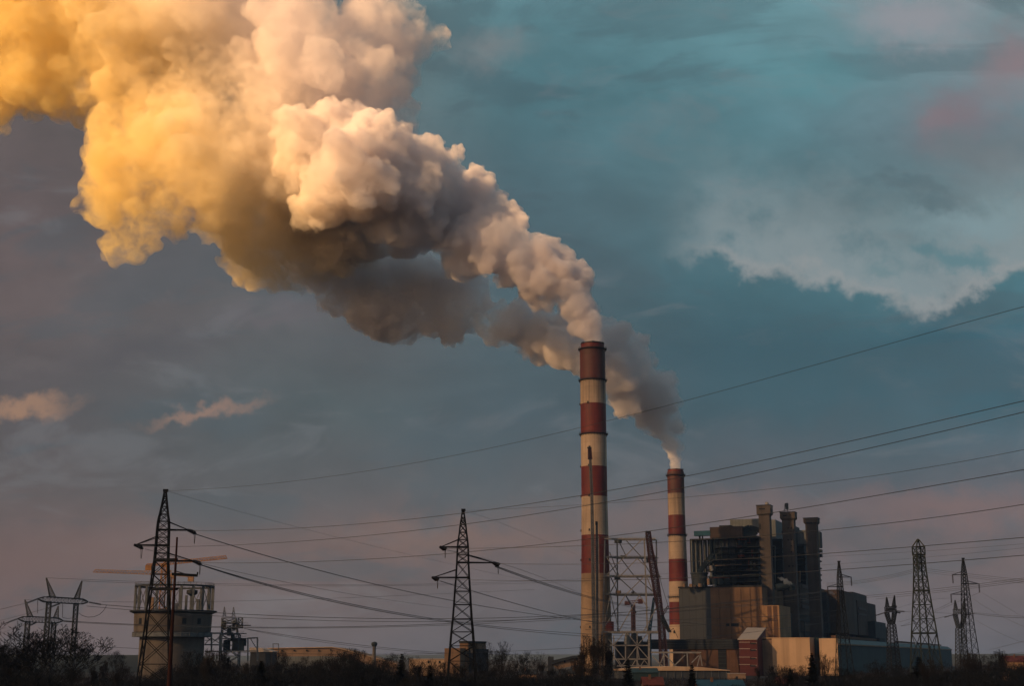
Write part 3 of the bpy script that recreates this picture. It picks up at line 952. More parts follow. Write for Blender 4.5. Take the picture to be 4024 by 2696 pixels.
# mid-distance spans crossing the frame low down
mid = [
 ([(396, 2377), (530, 2388), (860, 2411), (1200, 2424), (1600, 2432), (2000, 2431), (2300, 2418), (2660, 2390), (3290, 2320)], 460, 560, 'upper twin cable running right from the near gantry at left', 3.2),
 ([(340, 2383), (530, 2398), (860, 2424), (1200, 2435), (1600, 2446), (2000, 2442), (2300, 2425), (2700, 2398), (3290, 2338)], 465, 565, 'lower twin cable running right from the near gantry at left', 2.6),
 ([(245, 2441), (530, 2456), (860, 2464), (1100, 2467), (1400, 2464), (1700, 2455), (2000, 2440), (2300, 2421), (2700, 2385), (3260, 2322)], 520, 620, 'upper cable running right from the far gantry behind the bare tree', 3.2),
 ([(250, 2445), (530, 2462), (860, 2468), (1100, 2470), (1400, 2468), (1700, 2459), (2000, 2447), (2300, 2432), (2700, 2404), (3290, 2350)], 525, 625, 'lower cable running right from the far gantry behind the bare tree', 2.4),
 ([(160, 2528), (330, 2540), (530, 2552), (900, 2562), (1200, 2570), (1600, 2576), (2000, 2560), (2300, 2544), (2660, 2520), (3000, 2478), (3300, 2440)], 500, 600, 'lowest long cable, passing behind the treetops at left and over the cream building', 2.2),
 ([(960, 2472), (1200, 2508), (1480, 2545), (1700, 2563), (1900, 2575)], 800, 840, 'faint cable dropping from the process tower past the long hall', 2.6),
 ([(975, 2476), (1200, 2514), (1480, 2552), (1700, 2568), (1900, 2582)], 805, 845, 'second faint cable dropping from the process tower just under its twin', 2.2),
 ([(0, 2397), (90, 2375), (105, 2372)], 470, 470, 'short cable entering from the left edge to the near gantry', 2.4),
 ([(0, 2455), (30, 2448)], 520, 520, 'short cable entering from the left edge to the far gantry', 2.4),
 ([(0, 2440), (110, 2412), (190, 2390)], 480, 475, 'cable entering from the left edge under the near gantry beam', 2.2),
 ([(0, 2492), (60, 2470), (130, 2450)], 530, 525, 'cable entering from the left edge into the bare tree', 2.0),
 ([(183, 2272), (330, 2276), (700, 2290), (1200, 2302), (1900, 2290), (2700, 2250)], 455, 700, 'hair-thin wire running right from the left horn of the near gantry', 1.5),
 ([(325, 2285), (700, 2296), (1200, 2306), (1700, 2300), (2300, 2286)], 462, 700, 'hair-thin wire running right from the right horn of the near gantry', 1.5),
 ([(400, 2366), (530, 2367), (1000, 2362), (1500, 2345), (2100, 2318)], 460, 720, 'hair-thin wire crossing the sky above the tower drum', 1.4),
 ([(2300, 2455), (2500, 2444), (2700, 2433), (3100, 2420), (3290, 2400)], 600, 640, 'cable crossing in front of the ochre panel wall', 2.2),
 ([(2300, 2476), (2500, 2468), (2700, 2461), (3000, 2443), (3290, 2418)], 610, 650, 'lower cable crossing in front of the ochre panel wall', 1.8),
 ([(2280, 2390), (2600, 2440), (2900, 2462), (3050, 2470)], 600, 700, 'faint cable sagging across the grey cladding', 1.8),
 ([(3248, 2293), (3400, 2280), (3560, 2243), (3593, 2237)], 520, 430, 'upper of the triple cables left of the green pylon', 1.7),
 ([(3248, 2298), (3400, 2286), (3560, 2249), (3594, 2243)], 521, 431, 'middle of the triple cables left of the green pylon', 1.5),
 ([(3248, 2304), (3400, 2291), (3560, 2256), (3595, 2250)], 522, 432, 'lowest of the triple cables left of the green pylon', 1.5),
 ([(3626, 2234), (3700, 2242), (3850, 2262), (4060, 2283)], 430, 330, 'upper of the triple cables right of the green pylon', 1.7),
 ([(3628, 2241), (3700, 2249), (3850, 2270), (4060, 2290)], 431, 331, 'middle of the triple cables right of the green pylon', 1.5),
 ([(3628, 2249), (3700, 2256), (3850, 2277), (4060, 2297)], 432, 332, 'lowest of the triple cables right of the green pylon', 1.4),
 ([(3400, 2343), (3590, 2325), (3780, 2303), (4060, 2268)], 470, 300, 'upper cable rising right past the rear pylons to the edge', 2.2),
 ([(3400, 2350), (3590, 2333), (3780, 2311), (4060, 2274)], 471, 301, 'second cable rising right past the rear pylons to the edge', 2.0),
 ([(3440, 2356), (3590, 2340), (3780, 2318), (4060, 2282)], 472, 302, 'third cable rising right past the rear pylons to the edge', 1.8),
 ([(3227, 2188), (3400, 2180), (3590, 2170), (3800, 2155), (4060, 2135)], 700, 560, 'faint upper wire between the boiler house and the right edge', 1.3),
 ([(3227, 2222), (3400, 2212), (3590, 2192), (3800, 2178), (4060, 2150)], 705, 565, 'faint lower wire between the boiler house and the right edge', 1.2),
 ([(3858, 2330), (3950, 2385), (4060, 2450)], 460, 380, 'wire falling steeply right from the arm of the rear pylon', 1.4),
 ([(3820, 2353), (3930, 2420), (4060, 2478)], 470, 390, 'second wire falling steeply right behind the rear pylon', 1.4),
 ([(3830, 2436), (3930, 2490), (4060, 2540)], 475, 395, 'low faint wire falling right behind the rear pylon', 1.3),
 ([(3734, 2370), (3640, 2412), (3560, 2440), (3530, 2446)], 470, 620, 'wire falling left from the lower arm of the rear pylon', 1.4),
 ([(3852, 2328), (3760, 2368), (3640, 2420), (3540, 2462)], 465, 630, 'wire falling left from the right arm of the rear pylon', 1.4),
 ([(3826, 2412), (3920, 2424), (4060, 2430)], 560, 500, 'heavy level cable leaving the faint pylon to the right edge', 2.6),
 ([(3826, 2408), (3920, 2418), (4060, 2424)], 561, 501, 'level cable just above the heavy one at the right edge', 1.8),
 ([(3720, 2422), (3640, 2442), (3540, 2462)], 560, 560, 'cable running left from the faint pylon to the twin-horned pylon', 2.4),
 ([(3526, 2392), (3600, 2370), (3740, 2352)], 540, 560, 'thin wire rising right from the twin-horned pylon', 1.3),
 ([(3540, 2405), (3700, 2410), (3830, 2420)], 540, 560, 'thin level wire between the twin-horned and the faint pylon', 1.5),
 ([(3880, 2558), (3950, 2540), (4060, 2512)], 600, 420, 'low wire rising to the right edge above the scrub', 1.6),
 ([(3900, 2580), (3980, 2570), (4060, 2562)], 610, 430, 'lowest wire at the right edge above the scrub', 1.6),
]
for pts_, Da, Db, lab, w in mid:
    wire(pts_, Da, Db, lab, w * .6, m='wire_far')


# ------------------------------------------------------------------ gantries at far left
def gantry(D, x0, x1, y0, y1, colx, horns, label, dx=0):
    c = P((x0 + x1) / 2, y0, D)
    root = thing('line_gantry', (c.x, D, 0), label, 'gantry')
    k = mpp((x0 + x1) / 2, y0, D)
    # spindle-shaped box beam
    a, b = P(x0, y0, D), P(x1, y1, D)
    b.y = b.y + 14; b = P(x1, y1, b.y)
    d = (b - a); ey = Vector((-d.y, d.x, 0)).normalized()
    mb = MB(); N = 14; prev = None
    for i in range(N + 1):
        t = i / N
        h = 21 * k * min(1, t / .15 + .12, (1 - t) / .15 + .12)
        w = h * .7
        cpt = a + d * t
        ring = [cpt + ey * w + Vector((0, 0, h * .5)), cpt - ey * w + Vector((0, 0, h * .5)), cpt - ey * w * .8 - Vector((0, 0, h * .5)), cpt + ey * w * .8 - Vector((0, 0, h * .5))]
        if prev:
            for q in range(4):
                mb.beam(prev[q], ring[q], .24)
                mb.beam(prev[q], ring[(q + 1) % 4], .09)
        for q in range(4): mb.beam(ring[q], ring[(q + 1) % 4], .09)
        prev = ring
    mb.build('beam', M['pylon_far'], root)
    for cx_ in colx:
        t = (cx_ - x0) / (x1 - x0); cc = a + d * t
        mb = MB()
        lattice(mb, None, [((cc.x, cc.y, 0), 8.5 * k), ((cc.x, cc.y, cc.z - 8 * k), 8.0 * k)], .28, .14, R(10), step=18 * k, single=False)
        mb.build('column', M['pylon_far'], root)
    for (bx, tx, ty, hwp) in horns:
        t = (bx - x0) / (x1 - x0); cc = a + d * t + Vector((0, 0, 8 * k))
        tp = P(tx, ty, cc.y)
        mb = MB()
        lattice(mb, None, [(cc, hwp * k), (tp, 1.2 * k)], .22, .1, R(10), step=9 * k)
        mb.beam(tp, tp + Vector((2.6, 0, -.1)), .08)
        mb.build('horn', M['pylon_far'], root)
    return root, k


gr, gk = gantry(450, 150, 345, 2355, 2367, (192, 299), ((206, 182, 2272, 11), (299, 322, 2284, 10)), 'nearer steel line gantry with two horns and a spindle beam, left of the drum tower')
def gstring(root, D, a, b, r=.35, n=None):
    mb = MB(); disc_string(mb, P(*a, D), P(*b, D), r, n or 14); mb.build('insulator', M['insulator'], root)
gstring(gr, 450, (150, 2354), (106, 2371)); gstring(gr, 464, (350, 2368), (398, 2377)); gstring(gr, 452, (148, 2360), (148, 2412), .22); gstring(gr, 458, (246, 2374), (246, 2428), .22)
gstring(gr, 456, (236, 2373), (198, 2387))
mb = MB(); mb.path([P(x, y, 466) for x, y in ((420, 2378), (408, 2400), (392, 2416), (370, 2425), (345, 2427), (322, 2420), (310, 2410))], .08); mb.build('jumper_wire', M['wire'], gr)
mb = MB(); mb.path([P(x, y, 458) for x, y in ((246, 2428), (262, 2432), (280, 2431), (296, 2424))], .07); mb.build('jumper_wire', M['wire'], gr)
gr2, gk = gantry(520, 72, 246, 2433, 2441, (109, 212), ((118, 98, 2358, 10), (218, 229, 2383, 9)), 'farther steel line gantry with two horns behind the crown of the bare tree')
gstring(gr2, 520, (70, 2433), (32, 2447)); gstring(gr2, 534, (247, 2441), (292, 2446)); gstring(gr2, 522, (69, 2441), (69, 2475), .22); gstring(gr2, 526, (144, 2447), (116, 2460))


# ------------------------------------------------------------------ right-hand pylons
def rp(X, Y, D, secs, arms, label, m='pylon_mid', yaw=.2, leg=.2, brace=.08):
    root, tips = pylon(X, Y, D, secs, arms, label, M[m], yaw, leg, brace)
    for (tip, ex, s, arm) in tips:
        mb = MB(); disc_string(mb, tip, tip - Vector((0, 0, 2.6 * D / 420)), .3 * D / 420, 14); mb.build('insulator', M['insulator'], arm)
    return root


rp(3296, 2208, 420, [(2208, 1.5), (2232, 4), (2269, 7.5), (2315, 9), (2380, 11), (2430, 14), (2520, 19), (2600, 24), (2660, 28)],
   [(3347, 2269, 2258, 0), (3250, 2307, 2296, 0)], 'slim dark pylon standing in front of the terraced blocks of the power station')
rp(3784, 2196, 430, [(2196, 1.5), (2225, 5), (2258, 8), (2297, 10), (2337, 12), (2400, 15), (2480, 19), (2560, 24), (2640, 29)],
   [(3740, 2260, 2247, 0), (3851, 2295, 2284, 0), (3733, 2337, 2325, 0)], 'dark three-armed pylon nearest the right edge')


def green_pylon():
    D = 400; X = 3607
    top = P(X, 2120, D); k = mpp(X, 2300, D)
    root = thing('lattice_pylon', (top.x, D, 0), 'tall greenish pylon with a caged head near the right edge', 'pylon')
    c = lambda Y: (top.x, D, pz(X, Y, D))
    mb = MB()
    lattice(mb, None, [((top.x, D, 0), 48 * k), (c(2620), 43 * k), (c(2490), 35 * k), (c(2322), 22 * k), (c(2235), 17 * k), (c(2190), 16 * k)], .34, .15, R(12), step=lambda h: 2.15 * h if h > 3 else 1.6 * h)
    mb.build('mast', M['pylon_green'], root)
    mb = MB()
    lattice(mb, None, [(c(2190), 15 * k), (c(2180), 17.5 * k), (c(2150), 17.5 * k), (c(2120), 1.5 * k)], .30, .14, R(12), step=30 * k)
    zz = pz(X, 2183, D)
    mb.obox((top.x - 16 * k, D - 16 * k, zz), (32 * k, 0, 0), (0, 32 * k, 0), (0, 0, 5 * k))
    zz = pz(X, 2152, D)
    mb.obox((top.x - 16 * k, D - 16 * k, zz), (32 * k, 0, 0), (0, 32 * k, 0), (0, 0, 1.5 * k))
    mb.build('cage', M['pylon_green'], root)
    for dx in (-6, 0, 6):
        mb = MB(); disc_string(mb, P(X + dx, 2190, D), P(X + dx, 2236 + abs(dx), D), .28, 16); mb.build('insulator', M['insulator'], root)
    for Y_, h in ((2322, 23), (2490, 36)):
        mb = MB(); z_ = pz(X, Y_, D); hh = h * k
        for s1, s2 in (((-1, -1), (1, -1)), ((1, -1), (1, 1)), ((1, 1), (-1, 1)), ((-1, 1), (-1, -1))):
            mb.beam((top.x + s1[0] * hh, D + s1[1] * hh, z_), (top.x + s2[0] * hh, D + s2[1] * hh, z_), .45)
        mb.build('belt', M['pylon_green'], root)
green_pylon()


def horned_pylon(X0, X1, D, Yt, Ybt, Ybb, Yw, label, m, cx):
    """two horns on a short box beam carried by a Y-shaped mast"""
    top = P(cx, Yw, D); k = mpp(cx, Yw, D)
    root = thing('lattice_pylon', (top.x, D, 0), label, 'pylon')
    for X in (X0, X1):
        t = P(X, Yt if X == X0 else Yt - 6, D); b = P(X + (3 if X == X0 else -3), Ybt, D)
        mb = MB(); lattice(mb, None, [(b, 6 * k), (t, 1 * k)], .2, .1, .2, step=7 * k); mb.build('horn', m, root)
    mb = MB(); a, b = P(X0 - 4, (Ybt + Ybb) / 2, D), P(X1 + 6, (Ybt + Ybb) / 2 - 4, D); N = 7
    hh = (Ybb - Ybt) / 2 * k
    for i in range(N):
        p, q = a.lerp(b, i / N), a.lerp(b, (i + 1) / N)
        for s_ in (-1, 1):
            for u_ in (-1, 1):
                mb.beam(p + Vector((0, s_ * 1.2, u_ * hh)), q + Vector((0, s_ * 1.2, u_ * hh)), .3)
            mb.beam(p + Vector((0, s_ * 1.2, -hh)), q + Vector((0, s_ * 1.2, hh)), .16); mb.beam(p + Vector((0, s_ * 1.2, hh)), q + Vector((0, s_ * 1.2, -hh)), .16)
            mb.beam(p + Vector((0, s_ * 1.2, -hh)), p + Vector((0, s_ * 1.2, hh)), .16)
    for e_ in (a, b):
        for u_ in (-1, 1): mb.beam(e_ + Vector((0, -1.2, u_ * hh)), e_ + Vector((0, 1.2, u_ * hh)), .3)
    mb.build('beam', m, root)
    for X in (X0, X1):
        mb = MB(); lattice(mb, None, [(P(cx + (-6 if X == X0 else 6), Yw, D), 5 * k), (P(X, Ybb, D), 6.5 * k)], .26, .13, .2, step=9 * k); mb.build('arm', m, root)
    mb = MB(); lattice(mb, None, [((top.x, D, 0), 24 * k), (top, 12 * k)], .28, .14, .2, step=14 * k); mb.build('mast', m, root)
    for a, b in (((X0 - 3, Ybb), (X0 - 42, Ybb + 12)), ((X1 + 5, Ybb - 6), (X1 + 40, Ybb - 3)), ((X1 + 3, Ybb - 1), (X1 + 24, Ybb + 2))):
        mb = MB(); disc_string(mb, P(*a, D), P(*b, D), .32, 14); mb.build('insulator', M['insulator'], root)
horned_pylon(3484, 3515, 540, 2348, 2388, 2408, 2455, 'dark pylon with two horns on a short beam, right of the terraced blocks', M['pylon_mid'], 3503)
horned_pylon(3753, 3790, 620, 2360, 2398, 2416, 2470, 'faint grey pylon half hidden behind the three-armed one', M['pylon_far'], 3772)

# ------------------------------------------------------------------ power station, turned 22 degrees
YAW = R(22)
EX = Vector((math.cos(YAW), -math.sin(YAW), 0))      # along the lit fronts, to the right and nearer
EY = Vector((math.sin(YAW), math.cos(YAW), 0))       # along the shaded sides, to the right and away
EZ = Vector((0, 0, 1))


def along(c, d, X, z=None):
    """distance from c along d at which the photograph column X is reached"""
    z = c.z if z is None else z
    k = (X - CX) / FPX
    w0 = c.y * math.cos(TH) + (z - CAMZ) * math.sin(TH)
    return (k * w0 - c.x) / (d.x - k * d.y * math.cos(TH))


def corner_dims(Xc, Y, D, Xl, Xr, maxb=400):
    """near corner plus front length to column Xl and side length to column Xr"""
    c = P(Xc, Y, D)
    a = along(c, -EX, Xl) if Xl is not None else 0
    b = along(c, EY, Xr) if Xr is not None else 0
    return c, a, min(b, maxb)


def oblock(mb, c, a, b, z0, z1, mi=0):
    """block whose near corner is c, running a along the front and b into depth"""
    o = Vector((c.x, c.y, z0)) - EX * a
    mb.obox(o, EX * a, EY * b, (0, 0, z1 - z0), mi)


def part(name, m, parent, fn, smooth=False):
    mb = MB(); fn(mb); return mb.build(name, m, parent, smooth=smooth)


DS = 960.0
c0, a0, b0_ = corner_dims(2993, 2307, DS, 2667, None)
ztop = c0.z
st = thing('power_station', (c0.x, c0.y, 0), 'long power station hall with a tan panelled front and a dark side receding right', 'power station')
# front block: grey sheet part at left, tan panels at right
agrey = along(c0, -EX, 2791)
bside = 75.0
o = MB(); oblock(o, c0, agrey, bside, 0, ztop); o.build('tan_wall', M['concrete_tan'], st)
cg = c0 - EX * (agrey + .02)
o = MB(); oblock(o, cg, a0 - agrey, bside * .6, 0, ztop - .3); o.build('grey_wall', M['clad_grey'], st)
o = MB(); oblock(o, c0 + EX * .4 - EY * .4, a0 + .8, bside + .8, ztop + .01, ztop + 1.1); o.build('parapet', M['roof_dark'], st)
# slot window and pilaster shades in the tan wall
zz = pz(2880, 2456, DS)
a1 = along(Vector((c0.x, c0.y, zz)), -EX, 2854); a2 = along(Vector((c0.x, c0.y, zz)), -EX, 2903)
o = MB(); o.obox(Vector((c0.x, c0.y, zz - 1)) - EX * a1 - EY * .25, EX * (a1 - a2), EY * .3, (0, 0, 2.0)); o.build('window', M['glass'], st)
for Xp in (2818, 2862, 2904, 2940, 2975):
    ap = along(c0, -EX, Xp)
    o = MB(); o.obox(Vector((c0.x, c0.y, 0)) - EX * ap - EY * .5, EX * 1.1, EY * .55, (0, 0, ztop - 1.2)); o.build('pilaster', M['concrete_tan'], st)
# ochre annex standing before the corner
ca = P(3061, 2380, DS - 14)
aa = along(ca, -EX, 2992)
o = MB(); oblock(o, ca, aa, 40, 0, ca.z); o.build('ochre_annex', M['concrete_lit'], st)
for Xp in (3015, 3038):
    ap = along(ca, -EX, Xp)
    o = MB(); o.obox(Vector((ca.x, ca.y, 0)) - EX * ap - EY * .35, EX * 2.6, EY * .4, (0, 0, ca.z - .5)); o.build('pilaster', M['brown_wall'], st)
# long lower hall going back on the right
cl = P(3062, 2404, DS + 8)
bl_ = along(Vector((cl.x, cl.y, cl.z)), EY, 3483)
hall_b = bl_
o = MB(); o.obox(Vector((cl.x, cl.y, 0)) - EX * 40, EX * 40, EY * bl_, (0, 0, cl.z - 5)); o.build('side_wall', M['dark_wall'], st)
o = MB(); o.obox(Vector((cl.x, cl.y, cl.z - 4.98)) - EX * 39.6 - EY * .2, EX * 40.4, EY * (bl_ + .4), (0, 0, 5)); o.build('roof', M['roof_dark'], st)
for i in range(22):
    q = bl_ * (i + .5) / 22
    o = MB(); o.obox(Vector((cl.x, cl.y, 0)) + EY * (q - 1.0) + EX * .01, EX * .7, EY * 2.0, (0, 0, cl.z - 5.2)); o.build('pilaster', M['boiler_mid'], st)
for i in (2, 5, 9, 14):
    q = bl_ * (i + .2) / 22
    o = MB(); o.obox(Vector((cl.x, cl.y, cl.z * .62)) + EY * q + EX * .02, EX * .35, EY * 9, (0, 0, 2.2)); o.build('window', M['glass'], st)
# upper bunker blocks behind that hall
def upper(Xl, Xr, Yt, Dn, m, name='bunker_block', deep=26, zb=None):
    cc = P(Xl, Yt, Dn)
    b = along(cc, EY, Xr)
    o = MB(); o.obox(Vector((cc.x, cc.y, (zb if zb is not None else cl.z - 12))) - EX * deep, EX * deep, EY * b, (0, 0, cc.z - (zb if zb is not None else cl.z - 12)))
    o.build(name, M[m], st)
    return cc, b
u1, ub = upper(2994, 3165, 2306, DS + 26, 'boiler_mid')
for Xp in (3015, 3061, 3104):
    q = along(u1, EY, Xp)
    o = MB(); o.obox(Vector((u1.x, u1.y, cl.z + 2)) + EY * q, EX * 1.6, EY * 5, (0, 0, u1.z - cl.z - 3)); o.build('pilaster', M['dark_steel'], st)
u2, ub2 = upper(3140, 3248, 2292, u1.y + 55, 'boiler_brown', deep=22)
for Yw_ in (2298, 2357, 2380):
    zz = pz(3170, Yw_, u2.y)
    q = along(Vector((u2.x, u2.y, zz)), EY, 3150); q2 = along(Vector((u2.x, u2.y, zz)), EY, 3188)
    o = MB(); o.obox(Vector((u2.x, u2.y, zz - 2)) + EY * q + EX * .01, EX * .4, EY * (q2 - q), (0, 0, 2.6)); o.build('window', M['glass'], st)
u3, _ = upper(3248, 3355, 2330, u2.y + 90, 'boiler_mid', deep=24)
o = MB()
for Xp in (3262, 3298, 3330):
    q = along(u3, EY, Xp); 
    o = MB(); o.obox(Vector((u3.x, u3.y, cl.z - 3)) + EY * q, EX * 1.6, EY * 6, (0, 0, u3.z - cl.z)); o.build('pilaster', M['dark_steel'], st)
u3b, _ = upper(3298, 3352, 2318, u3.y + 6, 'boiler_brown', deep=12)
u4, _ = upper(3352, 3405, 2327, u3.y + 95, 'tower_conc', deep=26)
u5, _ = upper(3368, 3440, 2360, u3.y + 110, 'boiler_brown', deep=10)
u6, _ = upper(3438, 3480, 2443, u3.y + 165, 'boiler_mid', deep=20, zb=0)
for Yw_ in (2391, 2413):
    zz = pz(3390, Yw_, u5.y)
    q = along(Vector((u5.x, u5.y, zz)), EY, 3372); q2 = along(Vector((u5.x, u5.y, zz)), EY, 3404)
    o = MB(); o.obox(Vector((u5.x, u5.y, zz - 1)) + EY * q + EX * .01, EX * .4, EY * (q2 - q), (0, 0, 1.8)); o.build('window', M['glass'], st)
# black pipe frame in front of the terraces
zz = u3.z - 6
def pipeframe(mb):
    q1, q2 = along(u3, EY, 3306), along(u3, EY, 3366)
    p1, p2 = u3 + EX * 3 + EY * q1, u3 + EX * 3 + EY * q2
    for p in (p1, p2): mb.tube(Vector((p.x, p.y, cl.z - 8)), Vector((p.x, p.y, zz)), .9, n=8)
    mb.tube(Vector((p1.x, p1.y, zz)), Vector((p2.x, p2.y, zz)), .9, n=8)
part('pipe_frame', M['dark_steel'], st, pipeframe)


# boiler house on top ---------------------------------------------------
DB = DS + 30
cb = P(2975, 2300, DB)
bh = thing('boiler_house', (cb.x - 30, cb.y, ztop), 'dark tangled boiler house with ducts and platforms above the tan front', 'boiler house')
def fx(X, Y, D, wpx, hpx, dep, mb, mi=0):
    """front-parallel box given in photograph pixels: left X, top Y, width, height"""
    p = P(X, Y + hpx, D); q = P(X, Y, D)
    w = along(p, EX, X + wpx)
    mb.obox(Vector((p.x, p.y, p.z)), EX * w, EY * dep, (0, 0, q.z - p.z), mi)
def box_part(name, m, root, X, Y, D, wpx, hpx, dep):
    mb = MB(); fx(X, Y, D, wpx, hpx, dep, mb); return mb.build(name, M[m], root)
# body shell set back, then layered floors, columns, pipes and panels on its face
box_part('inner_wall', 'boiler_dark', bh, 2800, 2112, DB + 12, 184, 195, 34)
box_part('head_wall', 'boiler_brown', bh, 2790, 2073, DB - 2, 128, 42, 44)
box_part('roof_cap', 'roof_dark', bh, 2826, 2066, DB + 4, 44, 7, 20)
box_part('panel', 'clad_pale', bh, 2870, 2043, DB + 22, 112, 42, 30)
for (x, y, w, h, m) in ((2812, 2124, 84, 26, 'clad_grey'), (2822, 2155, 70, 18, 'clad_grey'), (2812, 2180, 84, 20, 'boiler_mid'), (2800, 2216, 92, 22, 'boiler_mid'), (2944, 2116, 40, 26, 'boiler_mid'), (2944, 2146, 38, 22, 'clad_grey')):
    box_part('cladding', m, bh, x, y, DB + 3, w, h, 7)
# flared hopper faces
for (x, y, w, h) in ((2826, 2124, 26, 30), (2856, 2124, 34, 30)):
    mb = MB(); a_, b_ = P(x, y, DB + 1), P(x + w, y, DB + 1); c_, d_ = P(x + w + 4, y + h, DB), P(x - 4, y + h, DB)
    mb.prism([a_, b_, c_, d_], EY * 3); mb.build('hopper', M['clad_grey'], bh)
rb = random.Random(5)
for Y in (2116, 2152, 2176, 2200, 2223, 2246, 2268, 2288):
    mb = MB()
    x0 = 2795 + (8 if Y < 2200 else -12) + rb.randint(-4, 4); x1 = 2984
    fx(x0, Y, DB - 3, x1 - x0, 2.2, 14, mb)
    p, q = P(x0, Y - 7, DB - 3), P(x1, Y - 7, DB - 3); q = p + EX * along(p, EX, x1)
    mb.beam(p, q, .14)
    for i in range(16):
        s = p.lerp(q, i / 15); mb.beam(s, s - EZ * 1.3, .1)
    mb.build('platform', M['boiler_dark'], bh)
for X in (2796, 2812, 2840, 2868, 2896, 2912, 2930, 2952, 2970):
    mb = MB(); p = P(X, 2300, DB - 2); q = P(X, 2116 + rb.randint(0, 8), DB - 2); mb.beam(p, Vector((p.x, p.y, q.z)), .9, 1.1); mb.build('column', M['boiler_dark'], bh)
# diagonal conveyor gallery and crossed ducts near the head
def duct(a, b, D, r, m='boiler_dark', name='duct', D2_=None):
    mb = MB(); mb.tube(P(*a, D), P(*b, D2_ or D), r, n=10); mb.build(name, M[m], bh, smooth=True)
def gallery(a, b, D, w, m='boiler_dark', name='conveyor_gallery'):
    mb = MB(); mb.beam(P(*a, D), P(*b, D), w, w * 1.1); mb.build(name, M[m], bh)
gallery((2898, 2093), (2944, 2074), DB - 5, 3.4); gallery((2944, 2074), (2988, 2086), DB - 5, 3.0); gallery((2912, 2108), (2970, 2098), DB - 6, 3.6)
gallery((2900, 2140), (2975, 2096), DB - 5, 1.6); gallery((2744, 2250), (2800, 2176), DB - 4, 2.4); gallery((2752, 2252), (2806, 2196), DB - 4, 1.2)
for _ in range(26):
    x = rb.uniform(2896, 2975); y = rb.uniform(2100, 2270); L = rb.uniform(10, 34)
    if rb.random() < .5: duct((x, y), (x, y + L), DB - 6 + rb.uniform(-1, 2), rb.uniform(.3, 1.0), rb.choice(['boiler_dark', 'boiler_dark', 'rust', 'grey_steel', 'boiler_mid']), 'pipe')
    else: duct((x, y), (x + L * .8, y + rb.uniform(-3, 3)), DB - 6 + rb.uniform(-1, 2), rb.uniform(.3, .9), rb.choice(['boiler_dark', 'rust', 'boiler_dark', 'boiler_brown']), 'pipe')
for (a, b, r, m) in (((2810, 2225), (2915, 2220), .45, 'cream2'), ((2793, 2224), (2799, 2244), 1.3, 'white_steel'), ((2795, 2252), (2797, 2270), 1.0, 'clad_pale'), ((2784, 2275), (2785, 2300), 1.1, 'cream2'),
                     ((2964, 2215), (2965, 2228), .9, 'white_steel'), ((2915, 2150), (2897, 2150), .8, 'rust'), ((2925, 2185), (2900, 2187), .9, 'rust'), ((2792, 2272), (2870, 2272), .35, 'rust'), ((2898, 2122), (2935, 2120), .5, 'rust'),
                     ((2918, 2260), (2970, 2259), .4, 'grey_steel'), ((2920, 2296), (2950, 2296), .9, 'boiler_mid')):
    duct(a, b, DB - 7, r, m, 'pipe')
# four great rounded duct bends seen as dark barrels at the foot
for X in (2800, 2826, 2852, 2878):
    duct((X, 2262), (X + 8, 2298), DB - 4, 3.2, 'boiler_dark')
# blue crane beam
box_part('crane_beam', 'blue_steel', bh, 2727, 2088, DB + 2, 64, 19, 5)
mb = MB(); fx(2746, 2107, DB + 3, 5, 11, 2, mb); fx(2758, 2107, DB + 3, 3, 11, 2, mb); mb.build('beam_support', M['dark_steel'], bh)
# ribbed precipitator cylinder group
mb = MB()
for i in range(5):
    X = 2723 + i * 17; p = P(X, 2250, DB + 6); q = P(X, 2124, DB + 6)
    mb.tube(Vector((p.x, p.y, p.z)), Vector((p.x, p.y, q.z)), 1.45 * 1.0, n=14)
mb.build('precipitator', M['clad_pale'], bh, smooth=True)
for X in (2716, 2732, 2750, 2768, 2786):
    mb = MB(); p = P(X, 2250, DB + 3); q = P(X, 2120, DB + 3); mb.beam(p, Vector((p.x, p.y, q.z)), .7); mb.build('column', M['dark_steel'], bh)
box_part('walkway', 'dark_steel', bh, 2712, 2119, DB + 1, 86, 3, 9)
# conical hopper
pc = P(2748, 2252, DB); kz = mpp(2748, 2252, DB)
mb = MB(); mb.lathe((pc.x, pc.y, 0), [(31 * kz, ztop), (31 * kz, pz(2748, 2285, DB)), (33 * kz, pc.z - 1.0), (36 * kz, pc.z - .8), (36 * kz, pc.z), (0.1, pc.z)], 28)
mb.build('tank', M['boiler_mid'], bh, smooth=True)
# small lit kit on the roof edge at left
for (x, y, w, h, m) in ((2683, 2296, 8, 12, 'cream2'), (2708, 2296, 12, 12, 'cream2'), (2724, 2300, 10, 8, 'concrete'), (2744, 2294, 13, 14, 'cream2'), (2760, 2298, 9, 10, 'boiler_mid'), (2802, 2297, 8, 10, 'white_steel')):
    box_part('roof_unit', m, bh, x, y, DS + 12, w, h, 4)
